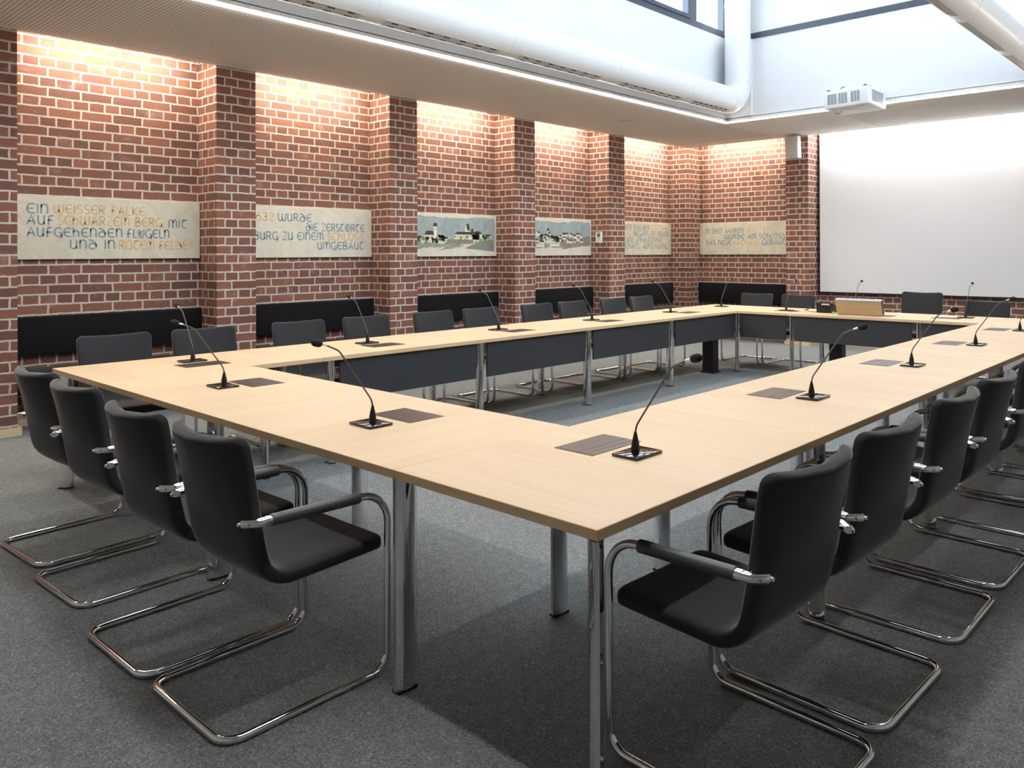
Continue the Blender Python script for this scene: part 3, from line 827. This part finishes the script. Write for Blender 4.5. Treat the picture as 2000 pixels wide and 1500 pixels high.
ly = [.474, 1.074, 1.842, 2.468, 3.207, 3.804, 4.600, 5.185, 5.905, 6.484]
for i, yy in enumerate(ly):
    chair(-TW + .082, yy, 0, b_ + 'at the left tables before the brick wall, %s from the camera' % on[i], random.uniform(-1.2, 1.2))
chair(-3.900, TL - .08, 270, b_ + 'at the far table, in the corner before the wall bench')
chair(-3.310, TL - .08, 270, b_ + 'at the far table, before the far brick pilaster')
chair(-1.905, TL + .32, 270, b_ + 'pushed back from the far table, behind the lectern and before the screen', 0, (1.04, 1.0, 1.068))
chair(-1.085, TL - .08, 270, b_ + 'at the far table before the screen, right of the pushed back chair')

# ================================================================== MICROPHONES
def make_mic():
    root = empty('gooseneck_microphone', (0, 0, 0), 'mic', 'microphone')
    # local frame: speaker sits towards -y; plate long side along x
    p = MB(); p.rbox((-.074, -.062, 0), (.074, .046, .010), .0025, 2)
    tag(p.obj('base_plate', M['gloss'], root), 'glossy black base plate')
    s = MB(); s.lathe([(.0145, .009), (.0145, .030), (.0115, .045), (.0055, .072), (.004, .078)], 16)
    s.obj('socket', M['blackp'], root)
    b = MB(); b.rbox((.030, -.044, .0095), (.046, -.034, .0115), .0008, 1); b.obj('button', M['dkgrey'], root)
    k = fillet([(0, 0, .07), (0, -.004, .098), (0, -.152, .312), (0, -.214, .341), (0, -.222, .3425)], [.06, .06, .035, .01], 6)
    tag(MB().tube(k, .0034, 8).obj('gooseneck', M['dkgrey'], root), 'thin dark gooseneck')
    c = MB(); c.tube([(0, -.205, .3375), (0, -.232, .346)], [.0036, .0060], 10); c.obj('capsule', M['satin'], root)
    ax = Vector((0, -.95, .24)).normalized(); o = Vector((0, -.226, .3445)); rs = []
    f = MB()
    prof = [(0.0, .006), (.004, .0115), (.012, .0145), (.024, .0150), (.034, .0135), (.041, .0095), (.0445, .003)]
    f.tube([o + ax * a for a, r in prof], [r for a, r in prof], 14)
    tag(f.obj('windscreen', M['foam'], root), 'black foam windscreen')
    return root
mic0 = make_mic(); mused = [False]
def mic(x, y, rz, label, group):
    o = mic0 if not mused[0] else copy_tree(mic0)
    mused[0] = True
    o.location = (x, y, T + .0006); o.rotation_euler = (0, 0, rz); o['label'] = label; o['group'] = group
g_ = 'gooseneck microphones on the tables'
mic(-1.473, .345, 0, 'black gooseneck microphone on the near table row, right of the other one', g_)
mic(-2.848, .374, 0, 'black gooseneck microphone on the near table row, closer to the left corner', g_)
for i, yy in enumerate([.655, 2.035, 3.420, 4.800, 6.170]):
    mic(-.378, yy, PI / 2, 'black gooseneck microphone on the right table column, %s from the front corner' % on[i], g_)
for i, yy in enumerate([.680, 1.983, 3.348, 4.640, 6.040]):
    mic(-3.955, yy, -PI / 2, 'black gooseneck microphone on the left table column, %s from the camera' % on[i], g_)
mic(-3.985, 7.205, PI, 'black gooseneck microphone on the far table row, leftmost, before the wall bench', g_)
mic(-3.034, 7.085, PI, 'black gooseneck microphone on the far table row, left of the telephone', g_)
mic(-2.30, 7.26, PI, 'black gooseneck microphone standing behind the wooden lectern lid', g_)
mic(-1.122, 7.290, PI, 'black gooseneck microphone on the far table row, rightmost, before the screen', g_)

# ================================================================== ON THE FAR TABLE
r = empty('lectern_monitor', (-2.108, 6.955, T + .001), 'flip-up monitor lid with beech front and grey top edge on the far table', 'monitor')
Mt = Matrix.Rotation(math.radians(20), 4, 'X')
MB().rbox((-.250, 0, .0), (.250, .012, .165), .002, 1, 0, Mt).obj('wood_front', M['wood_lid'], r)
MB().rbox((-.252, .012, .0), (.252, .060, .160), .003, 1, 0, Mt).obj('housing', M['dkgrey'], r)
MB().rbox((-.253, -.002, .160), (.253, .062, .172), .003, 1, 0, Mt).obj('top_edge', M['ventg'], r)
MB().box((-.235, .0605, .01), (.235, .062, .15), 0, Mt).obj('display', M['gloss'], r, False)
MB().rbox((-.255, .005, .0), (.335, .19, .003), .001, 1).obj('recess', M['blackm'], r)
r = empty('desk_telephone', (-2.555, 7.13, T + .001), 'black desk telephone on the far table left of the lectern lid', 'telephone')
MB().prism([(-.085, 0), (.085, 0), (.085, .055), (-.085, .11)], lambda a, b, c: (c, a, b), -.085, .085).obj('console', M['blackp'], r)
MB().rbox((-.095, -.098, .075), (.095, .07, .085), .006, 2, 0, Matrix.Rotation(math.radians(-17), 4, 'X')).obj('top_cover', M['gloss'], r)
hp = fillet([(-.062, -.085, .10), (-.062, -.06, .128), (-.062, .06, .095), (-.062, .08, .065)], .012, 3)
h = MB(); h.tube(hp, [.018] * 2 + [.014] * (len(hp) - 4) + [.018] * 2, 10)
h.obj('handset', M['blackp'], r)
MB().box((-.020, -.1005, .088), (.070, -.060, .104)).obj('display', M['greyp'], r, False)
r = empty('wired_earpiece', (-2.79, 7.11, T + .001), 'small silver and black earpiece with a cable beside the telephone', 'earpiece')
MB().rbox((-.028, -.018, 0), (.006, .018, .030), .008, 2).obj('body', M['chrome'], r)
MB().tube(fillet([(.0, 0, .015), (.03, .01, .045), (.05, .01, .050)], .015, 3), .007, 8).obj('hook', M['blackp'], r)
MB().tube(fillet([(.02, 0, .006), (.07, -.03, .004), (.10, -.02, .004), (.125, .02, .004)], .02, 4), .0035, 6).obj('cable', M['blackp'], r)
tag(MB().rbox((-2.432, 6.985, T), (-2.402, 7.01, T + .022), .004, 1).obj('paper_tag', M['lime']), 'small yellow-green tag between telephone and lectern lid', 'tag')
MB().lathe([(.030, T), (.030, T + .003), (.026, T + .005), (.0, T + .005)], 24, 0, Matrix.Translation((-1.659 - far_mid.location.x, 7.125 - far_mid.location.y, 0))).obj('cable_grommet', M['greyp'], far_mid)

# ================================================================== WALL BENCHES
def bench(y0, y1, label, rot=False, x0=None, x1=None):
    if not rot:
        L = y1 - y0; r = empty('wall_bench', (XW, (y0 + y1) / 2, 0), label, 'bench', 0, 'upholstered benches along the brick walls')
    else:
        L = x1 - x0; r = empty('wall_bench', ((x0 + x1) / 2, YW, 0), label, 'bench', -PI / 2, 'upholstered benches along the brick walls')
    # local: x away from the wall, y along it
    h = L / 2 - .004
    MB().rbox((.012, -h, .398), (.470, h, .478), .016, 3).obj('seat_cushion', M['benchfab'], r)
    MB().rbox((.010, -h, .585), (.080, h, .905), .014, 3).obj('back_cushion', M['benchfab'], r)
    MB().box((.016, -h + .02, .36), (.42, h - .02, .398)).obj('seat_board', M['blackm'], r, False)
    for s in (-h + .13, h - .13):
        MB().prism([(.012, .36), (.012, .12), (.05, .12), (.36, .345), (.36, .36)], lambda a, b, c: (a, c, b), s - .012, s + .012).obj('bracket', M['satin'], r, False)
    return r
for i, (a, b) in enumerate(bays):
    bench(a, b, 'black upholstered bench with back cushion in the %s left brick bay from the camera' % nm[i])
bench(0, 0, 'black upholstered bench with back cushion in the far brick bay', True, XP, FP0)

# ================================================================== PLAQUES
PZ0, PZ1, PT = 1.379, 1.912, .034
def plaque(i, label, mat):
    a, b = bays[i]
    r = empty('wall_plaque', (XW, (a + b) / 2, (PZ0 + PZ1) / 2), label, 'plaque', 0, None)
    p = MB(); h = (b - a) / 2 - .006; k = (PZ1 - PZ0) / 2
    p.rbox((.006, -h, -k), (PT, h, k), .002, 1); p.obj('slab', M[mat], r)
    mp = lambda u, v, cy=(a + b) / 2: (PT + .0009, u - cy, v - (PZ0 + PZ1) / 2)
    return r, mp
def lettering(r, mp, runs, wd):
    for (c, s, u0, u1, v0, v1) in runs:
        mb = MB(); write(mb, s, u0, u1, v0, v1, mp, wd)
        tag(mb.obj('lettering', M[c], r, False), 'blue-grey lettering' if c == 'ink' else 'ochre lettering')
r, mp = plaque(0, 'cream plaque reading EIN WEISSER FALKE, in the first brick bay on the left', 'stone')
lettering(r, mp, [('ink', 'EIN', .411, .565, 1.765, 1.845), ('gold', 'WEISSER FALKE', .605, 1.325, 1.772, 1.848),
    ('ink', 'AUF', .411, .605, 1.672, 1.748), ('gold', 'SCHWARZEM BERG,', .635, 1.495, 1.672, 1.752), ('ink', 'MIT', 1.530, 1.700, 1.665, 1.742),
    ('ink', 'AUFGEHENDEN', .411, 1.135, 1.572, 1.648), ('ink', 'FLÜGELN', 1.175, 1.535, 1.570, 1.646),
    ('ink', 'UND IN', .725, 1.075, 1.468, 1.546), ('gold', 'ROTEM FELDE', 1.110, 1.700, 1.462, 1.542)], .0125)
r, mp = plaque(1, 'cream plaque reading 1632 WURDE DIE ZERSTÖRTE BURG, in the second brick bay', 'stone_w')
lettering(r, mp, [('gold', '1632', 2.330, 2.565, 1.762, 1.842), ('ink', 'WURDE', 2.612, 2.990, 1.762, 1.842),
    ('ink', 'DIE ZERSTÖRTE', 2.925, 3.645, 1.664, 1.744), ('ink', 'BURG ZU EINEM', 2.355, 3.130, 1.566, 1.646), ('gold', 'SCHLOSS', 3.180, 3.635, 1.566, 1.646),
    ('ink', 'UMGEBAUT', 3.060, 3.640, 1.466, 1.546)], .0125)
r, mp = plaque(4, 'cream plaque reading BEGANN EIN NEUER, in the fifth brick bay', 'stone')
lettering(r, mp, [('ink', 'DEM BAU DER', 8.420, 9.120, 1.790, 1.870), ('gold', 'EISEN', 9.150, 9.460, 1.790, 1.870), ('ink', '—', 9.490, 9.640, 1.790, 1.870),
    ('gold', '1871', 8.470, 8.660, 1.688, 1.770), ('ink', 'BEGANN EIN NEUER', 8.690, 9.660, 1.688, 1.770),
    ('ink', 'EUTE ANHALTENDER', 8.420, 9.480, 1.586, 1.668), ('ink', 'SCHAFTL. AUFSCHWUNG', 8.420, 9.610, 1.484, 1.566)], .0125)
# far plaque
fx0, fx1 = XP + .006, FP0 - .006
r = empty('wall_plaque', ((fx0 + fx1) / 2, YW, (PZ0 + PZ1) / 2), 'cream plaque reading IN DEN JAHREN 1970-72 on the far wall', 'plaque')
k = (PZ1 - PZ0) / 2; hw = (fx1 - fx0) / 2
MB().rbox((-hw, -PT, -k), (hw, -.006, k), .002, 1).obj('slab', M['stone'], r)
mpf = lambda u, v: (u - (fx0 + fx1) / 2, -PT - .0009, v - (PZ0 + PZ1) / 2)
lettering(r, mpf, [('ink', 'IN DEN JAHREN', -6.025, -5.300, 1.738, 1.818), ('gold', '1970', -5.260, -5.060, 1.738, 1.818), ('gold', '-', -5.04, -4.97, 1.738, 1.818), ('gold', '72', -4.955, -4.835, 1.738, 1.818),
    ('ink', 'WURDE AM SCHLOSS', -5.660, -4.560, 1.640, 1.720), ('ink', 'DAS NEUE', -6.025, -5.530, 1.542, 1.622), ('gold', 'RATHAUS', -5.500, -5.000, 1.542, 1.622), ('ink', 'GEBAUT', -4.965, -4.540, 1.542, 1.622)], .0125)

# painted townscapes
def flat(mb, poly, mp, dz, mi=0):
    vs = [mp(u, v) for u, v in poly]; vs = [(x + dz, y, z) for x, y, z in vs]
    mb.add(vs, [list(range(len(vs)))], mi)
def house(mb, u, v, w_, h, rh, mp, gable=False):
    flat(mb, [(u, v), (u + w_, v), (u + w_, v + h), (u, v + h)], mp, .0008, 0)
    if gable:
        flat(mb, [(u - .004, v + h), (u + w_ * .45, v + h), (u + w_ * .22, v + h + rh)], mp, .0010, 0)
        flat(mb, [(u + w_ * .22, v + h + rh), (u + w_ * .45, v + h), (u + w_ + .004, v + h), (u + w_ * .82, v + h + rh)], mp, .0012, 1)
    else:
        flat(mb, [(u - .006, v + h), (u + w_ + .006, v + h), (u + w_ * .86, v + h + rh), (u + w_ * .14, v + h + rh)], mp, .0012, 1)
    for k in range(max(1, int(w_ / .022))):
        x = u + .008 + k * .020
        if x + .006 < u + w_: flat(mb, [(x, v + h * .35), (x + .006, v + h * .35), (x + .006, v + h * .72), (x, v + h * .72)], mp, .0014, 1)
def tree(mb, u, v, rr, mp):
    flat(mb, [(u + rr * random.uniform(.8, 1.05) * math.cos(2*PI*k/9), v + rr * 1.2 * random.uniform(.85, 1.1) * math.sin(2*PI*k/9)) for k in range(9)], mp, .0016)
def tower(mb, u, v, w_, h, mp, onion=True):
    flat(mb, [(u - w_/2, v), (u + w_/2, v), (u + w_/2, v + h), (u - w_/2, v + h)], mp, .0008, 0)
    pts = [(u - w_*.6, v + h), (u + w_*.6, v + h)] + [(u + w_*.72*math.cos(math.radians(a)), v + h + .022 + .024*math.sin(math.radians(a))) for a in range(-20, 91, 22)] + [(u, v + h + .075)] + [(u + w_*.72*math.cos(math.radians(a)), v + h + .022 + .024*math.sin(math.radians(a))) for a in range(90, 201, 22)]
    flat(mb, pts, mp, .0012, 1)
    flat(mb, [(u - .004, v + h*.75), (u + .004, v + h*.75), (u + .004, v + h*.88), (u - .004, v + h*.88)], mp, .0014, 1)
def scene_painting(idx, label, seed, castle):
    rnd = random.Random(seed)
    r, mp = plaque(idx, label, 'stone_w')
    a, b = bays[idx]; a += .03; b -= .03; z = PZ0
    def wavy(y0, y1, u0, u1, amp, n=22):
        top = [(u0 + (u1 - u0) * i / n, y1(i / n) + rnd.uniform(-amp, amp)) for i in range(n + 1)]
        bot = [(u0 + (u1 - u0) * i / n, y0(i / n) + rnd.uniform(-amp, amp)) for i in range(n, -1, -1)]
        return bot[::-1] + top[::-1]
    mb = MB(); flat(mb, wavy(lambda t: z + .21, lambda t: z + .49 + .01 * math.sin(t * 9), a + .01, b - .01, .008), mp, .0002); tag(mb.obj('painted_sky', M['p_sky'], r, False), 'grey-blue painted sky')
    mb = MB()
    if castle: flat(mb, wavy(lambda t: z + .085 + .05 * t, lambda t: z + .20, a, a + .9, .010), mp, .0004)
    else: flat(mb, wavy(lambda t: z + .10 + .03 * t, lambda t: z + .19 - .02 * t, a + .02, b - .25, .010), mp, .0004)
    tag(mb.obj('painted_meadow', M['p_green'], r, False), 'painted green meadow')
    mb = MB()
    if castle:
        flat(mb, [(b - .52, z + .10), (b - .02, z + .06), (b - .02, z + .22), (b - .26, z + .20), (b - .42, z + .14)], mp, .0005)
        for k in range(4): flat(mb, wavy(lambda t: z + .075 + .012 * k + .05 * t, lambda t: z + .081 + .012 * k + .05 * t, a + .55 + .04 * k, a + .95, .003), mp, .0006)
    else:
        flat(mb, wavy(lambda t: z + .16 - .02 * t, lambda t: z + .28, b - .80, b, .008), mp, .0005)
    tag(mb.obj('painted_hill', M['p_grey'], r, False), 'grey painted hillside')
    mb = MB()
    if castle: flat(mb, wavy(lambda t: z + .155 + .01 * t, lambda t: z + .215, a + .62, a + 1.12, .006), mp, .0006)
    else: flat(mb, wavy(lambda t: z + .09 + .06 * t, lambda t: z + .17 + .02 * t, b - .62, b - .02, .008), mp, .0006)
    tag(mb.obj('painted_field', M['p_brown'], r, False), 'brown painted field')
    hs = MB()
    if castle:
        for k in range(15): house(hs, a + .01 + k * .044 + rnd.uniform(-.01, .01), z + .175 + rnd.uniform(-.02, .03), rnd.uniform(.04, .07), rnd.uniform(.028, .045), rnd.uniform(.02, .035), mp, k % 3 == 0)
        house(hs, a + .50, z + .16, .15, .055, .05, mp, True); house(hs, a + .34, z + .205, .14, .06, .05, mp, False)
        house(hs, a + .80, z + .215, .42, .062, .035, mp, False); house(hs, a + 1.10, z + .215, .16, .068, .04, mp, True)
        tower(hs, a + .50, z + .22, .046, .15, mp); tower(hs, a + .20, z + .22, .026, .055, mp)
        house(hs, a + .98, z + .275, .075, .055, .085, mp, True); tower(hs, a + 1.10, z + .26, .030, .05, mp)
        for k in range(5): house(hs, a + 1.25 + k * .030, z + .228 + rnd.uniform(-.01, .01), .05, .028, .022, mp, k % 2 == 0)
    else:
        for k in range(34): house(hs, a + .02 + (k % 17) * .078 + rnd.uniform(-.02, .02), z + .20 + (k // 17) * .05 + rnd.uniform(-.025, .03), rnd.uniform(.05, .09), rnd.uniform(.028, .045), rnd.uniform(.018, .030), mp, k % 3 == 0)
        house(hs, a + .34, z + .125, .16, .065, .06, mp, True); house(hs, a + .62, z + .135, .20, .075, .065, mp, True); house(hs, a + .12, z + .16, .13, .05, .04, mp, True)
        tower(hs, a + .58, z + .26, .030, .09, mp)
    hs.obj('painted_houses', [M['p_white'], M['p_roof']], r, False)
    mb = MB(); rr2 = random.Random(seed + 1)
    for k in range(26 if castle else 18): tree(mb, rr2.uniform(a + .02, b - .06), z + rr2.uniform(.17, .255), rr2.uniform(.012, .022), mp)
    mb.obj('painted_trees', M['p_tree'], r, False)
    if castle:
        mb = MB(); write(mb, '1700', a + .335, a + .47, z + .385, z + .425, mp, .006)
        write(mb, 'UM', a + .225, a + .305, z + .388, z + .425, mp, .006)
        tag(mb.obj('lettering', M['p_white'], r, False), 'white lettering')
scene_painting(2, 'painted plaque of a town with a castle and domed tower, in the third bay', 3, True)
scene_painting(3, 'painted plaque of a town with crowded white houses, in the fourth brick bay', 11, False)

# ================================================================== SCREEN, SPEAKER, THERMOSTAT, PROJECTOR
r = empty('projection_screen', (-2.18, YW, 0), 'large white framed projection screen on the far brick wall', 'screen')
s0, s1, z0, z1 = -3.955, -.405, .802, ZS + .04
MB().box((s0 + .012 + 2.18, -.100, z0 + .012), (s1 - .012 + 2.18, -.094, z1)).obj('screen_surface', M['screen'], r, False)
MB().box((s0 + 2.18, -.096, z0 - .006), (s1 + 2.18, -.004, z1)).obj('screen_frame', M['blackm'], r, False)
r = empty('wall_speaker', (-4.165, YP, 2.99), 'light grey loudspeaker mounted on the far brick pilaster', 'speaker')
Mt = Matrix.Translation((0.02, -.20, 0)) @ Matrix.Rotation(math.radians(-7), 4, 'Z') @ Matrix.Rotation(math.radians(5), 4, 'X')
MB().prism([(-.108, -.05), (.108, -.05), (.108, .02), (.06, .115), (-.06, .115), (-.108, .02)], lambda a, b, c: (a, b, c), -.162, .162, 0, Mt).obj('cabinet', M['whitep'], r, False)
MB().rbox((-.104, -.062, -.158), (.104, -.050, .158), .006, 2, 0, Mt).obj('grille', M['greyp'], r)
MB().box((-.012, -.0635, -.140), (.006, -.062, -.130), 0, Mt).obj('badge', M['dkgrey'], r, False)
b = MB(); b.box((-.03, -.012, -.09), (.03, 0, .09)); b.cyl((0, -.01, 0), (.01, -.11, 0), .014, n=10); b.obj('wall_bracket', M['whitep'], r)

r = empty('thermostat', ((XW + XP) / 2 + .003, YK[4], 1.648), 'white thermostat with small display on the brick pilaster', 'thermostat')
MB().rbox((-.060, -.022, -.084), (.060, 0, .084), .005, 2).obj('case', M['whitep'], r)
MB().box((-.028, -.0235, .010), (.030, -.0215, .058)).obj('display', M['dkgrey'], r, False)
MB().prism([(-.028, .005), (.030, .005), (.030, -.025), (.001, -.045), (-.028, -.025)], lambda a, b, c: (a, c, b), -.0232, -.0215).obj('button_field', M['greyp'], r, False)
MB().box((-.045, -.0235, .066), (.045, -.0215, .080)).obj('slot', M['ventg'], r, False)

PXC, PYC, PZC = -2.392, 7.345, 3.186
r = empty('projector', (PXC, PYC, PZC), 'white projector hanging on an arm before the far light well wall', 'projector')
Mt = Matrix.Rotation(math.radians(-1.5), 4, 'Y')
W2, D2, H2 = .2625, .2675, .105
MB().rbox((-W2, -D2 + .222, -H2), (W2, D2 + .222, H2), .022, 3, 0, Mt).obj('body', M['whitep'], r)
yb = -D2 + .222
for (a, c, n_) in ((-.218, -.105, 3), (-.088, .020, 3), (.058, .168, 3)):
    v = MB(); wd = (c - a) / n_
    for k in range(n_): v.box((a + k * wd, yb - .003, -.058), (a + (k + 1) * wd - .008, yb + .004, .062), 0, Mt)
    v.obj('vent_grille', M['ventg'], r, False)
v = MB()
for k in range(9): v.box((W2 - .004, yb + .10 + k * .040, -.060), (W2 + .003, yb + .10 + k * .040 + .028, .070), 0, Mt)
v.obj('vent_grille', M['ventg'], r, False)
u = MB(); u.box((-.10, yb + .10, -H2 - .002), (.02, yb + .112, -H2 + .004), 0, Mt); u.box((-.06, yb + .17, -H2 - .002), (.07, yb + .182, -H2 + .004), 0, Mt); u.box((.10, yb + .03, -H2 - .003), (.20, yb + .05, -H2 + .004), 0, Mt)
u.obj('underside_slots', M['greyp'], r, False)
for fx, fy2 in ((-.215, yb + .03), (.215, yb + .03), (.215, yb + .47), (-.215, yb + .47)):
    MB().cyl((fx, fy2, H2 - .003), (fx, fy2, H2 + .014), .020, n=16, M4=Mt).obj('foot', M['dkgrey'], r)
mt_ = MB(); mt_.rbox((-.15, yb + .10, H2 - .002), (.15, yb + .33, H2 + .020), .006, 2); mt_.rbox((-.06, yb + .12, H2 + .018), (.06, yb + .30, H2 + .055), .006, 2)
mt_.rbox((-.03, yb + .17, H2 + .010), (.03, WY1 - PYC, H2 + .050), .004, 2); mt_.rbox((-.08, WY1 - PYC - .016, H2 - .03), (.10, WY1 - PYC, H2 + .10), .004, 2)
mt_.obj('mounting_arm', M['whitep'], r)
c = MB(); c.tube(fillet([(-.16, yb + .16, H2 + .006), (-.10, yb + .13, H2 + .045), (-.03, yb + .15, H2 + .05)], .03, 4), .005, 6)
c.tube(fillet([(.12, yb + .25, H2 + .02), (.16, yb + .30, H2 + .055), (.14, WY1 - PYC, H2 + .04)], .03, 4), .005, 6); c.obj('cable', M['dkgrey'], r)
c = MB(); c.tube(fillet([(-.21, yb + .20, -H2 + .01), (-.205, yb + .20, -H2 - .035), (-.15, yb + .20, -H2 - .035), (-.145, yb + .20, -H2 + .01)], .025, 4), .0035, 6); c.obj('cable', M['blackp'], r)

# ================================================================== AIR DUCTS
def grille(mb, y0, y1, cx, cz, rr, ang, n_holes):
    """linear nozzle strip set into the duct wall at the angle ang (degrees below horizontal, towards +x)"""
    ca, sa = math.cos(math.radians(ang)), math.sin(math.radians(ang))
    Mt = Matrix(((ca, 0, sa, cx), (0, 1, 0, 0), (-sa, 0, ca, cz), (0, 0, 0, 1)))
    mb.box((rr - .004, y0, -.017), (rr + .004, y1, .017), 0, Mt)
    L = (y1 - y0)
    for k in range(n_holes):
        yc = y0 + L * (k + .5) / n_holes
        for q in (-1, 0, 1):
            mb.box((rr + .003, yc + q * .022 - .008, -.007), (rr + .0055, yc + q * .022 + .008, .007), 1, Mt)
DX, DZ, DR = -4.005, 3.385, .168
r = empty('air_duct', (0, 0, 0), 'long white round air duct on the left with an elbow rising in the corner', 'duct')
VY = 7.675
d = MB(); d.cyl((DX, WY0 + .01, DZ), (DX, VY - .27, DZ), DR, n=40); d.obj('duct_tube', M['duct'], r)
path = fillet([(DX, VY - .275, DZ), (DX, VY, DZ), (DX, VY, DZ + .275)], .25, 5)
e1 = MB(); e1.tube(path, DR + .002, 40); e1.obj('elbow', M['duct'], r, True, 12)
d = MB(); d.cyl((DX, VY, DZ + .27), (DX, VY, ZT), DR, n=40); d.obj('riser', M['duct'], r)
for yy in (.62, 2.03, 3.46, 4.98, 6.38): MB().cyl((DX, yy, DZ), (DX, yy + .006, DZ), DR + .0022, n=40).obj('joint_ring', M['duct'], r)
MB().cyl((DX, VY - .30, DZ), (DX, VY - .262, DZ), DR + .004, n=40).obj('joint_ring', M['duct'], r)
for zz in (DZ + .262, 4.64): MB().cyl((DX, VY, zz), (DX, VY, zz + .038), DR + .004, n=40).obj('joint_ring', M['duct'], r)
for (a, b) in ((.06, .50), (.74, 1.92), (2.14, 3.36), (3.60, 4.78), (5.12, 6.25), (6.50, 7.30)):
    g = MB(); grille(g, a, b, DX, DZ, DR, 66, 7); g.obj('nozzle_strip', [M['greyp'], M['black_hole']], r, False)
    g = MB(); grille(g, a, b, DX, DZ, DR, 84, 7); g.obj('nozzle_strip', [M['greyp'], M['black_hole']], r, False)
EX, EZ, ER = -.525, 3.365, .142
r = empty('air_duct', (0, 0, 0), 'white round air duct along the right ceiling edge, at the top right', 'duct')
d = MB(); d.cyl((EX, WY0 + .01, EZ), (EX, WY1 - .14, EZ), ER, n=40); d.obj('duct_tube', M['duct'], r)
d = MB(); d.cyl((EX, WY1 - .145, EZ), (EX, WY1 - .012, EZ), ER * 1.0, ER * .9, n=40); d.obj('end_cap', M['duct'], r)
for yy in (.62, 2.03, 3.46, 5.05, 6.46): MB().cyl((EX, yy, EZ), (EX, yy + .006, EZ), ER + .0022, n=40).obj('joint_ring', M['duct'], r)
for (a, b) in ((2.14, 3.36), (3.70, 4.93), (5.18, 6.34), (6.58, 7.60)):
    for an in (96, 118):
        ca, sa = math.cos(math.radians(an)), math.sin(math.radians(an))
        Mt = Matrix(((ca, 0, sa, EX), (0, 1, 0, 0), (-sa, 0, ca, EZ), (0, 0, 0, 1)))
        g = MB(); g.box((ER - .004, a, -.022), (ER + .003, b, .022), 0, Mt); g.box((ER + .001, a + .03, -.012), (ER + .005, b - .03, .012), 1, Mt)
        g.obj('nozzle_strip', [M['greyp'], M['greyslot']], r, False)

# ceiling fittings
r = MB()
def frame_rect(mb, x0, x1, y0, y1, wd=.012):
    z0, z1 = ZS - .0015, ZS + .004
    mb.box((x0, y0, z0), (x1, y0 + wd, z1)); mb.box((x0, y1 - wd, z0), (x1, y1, z1)); mb.box((x0, y0 + wd, z0), (x0 + wd, y1 - wd, z1)); mb.box((x1 - wd, y0 + wd, z0), (x1, y1 - wd, z1))
frame_rect(r, -5.42, -5.01, 4.68, 5.07)
tag(r.obj('ceiling_hatch', M['greyp'], None, False), 'square flush access hatch frame in the left ceiling', 'hatch')
r = MB(); frame_rect(r, -2.36, -1.94, 8.05, 8.44)
tag(r.obj('ceiling_hatch', M['greyp'], None, False), 'square flush access hatch frame in the far ceiling behind the projector', 'hatch')
tag(MB().lathe([(.115, ZS), (.112, ZS - .006), (.095, ZS - .008), (0.0, ZS - .008)], 32, 0, Matrix.Translation((-5.215, 6.83, 0))).obj('ceiling_speaker', M['greyp']), 'round flat ceiling loudspeaker in the left ceiling', 'ceiling speaker')
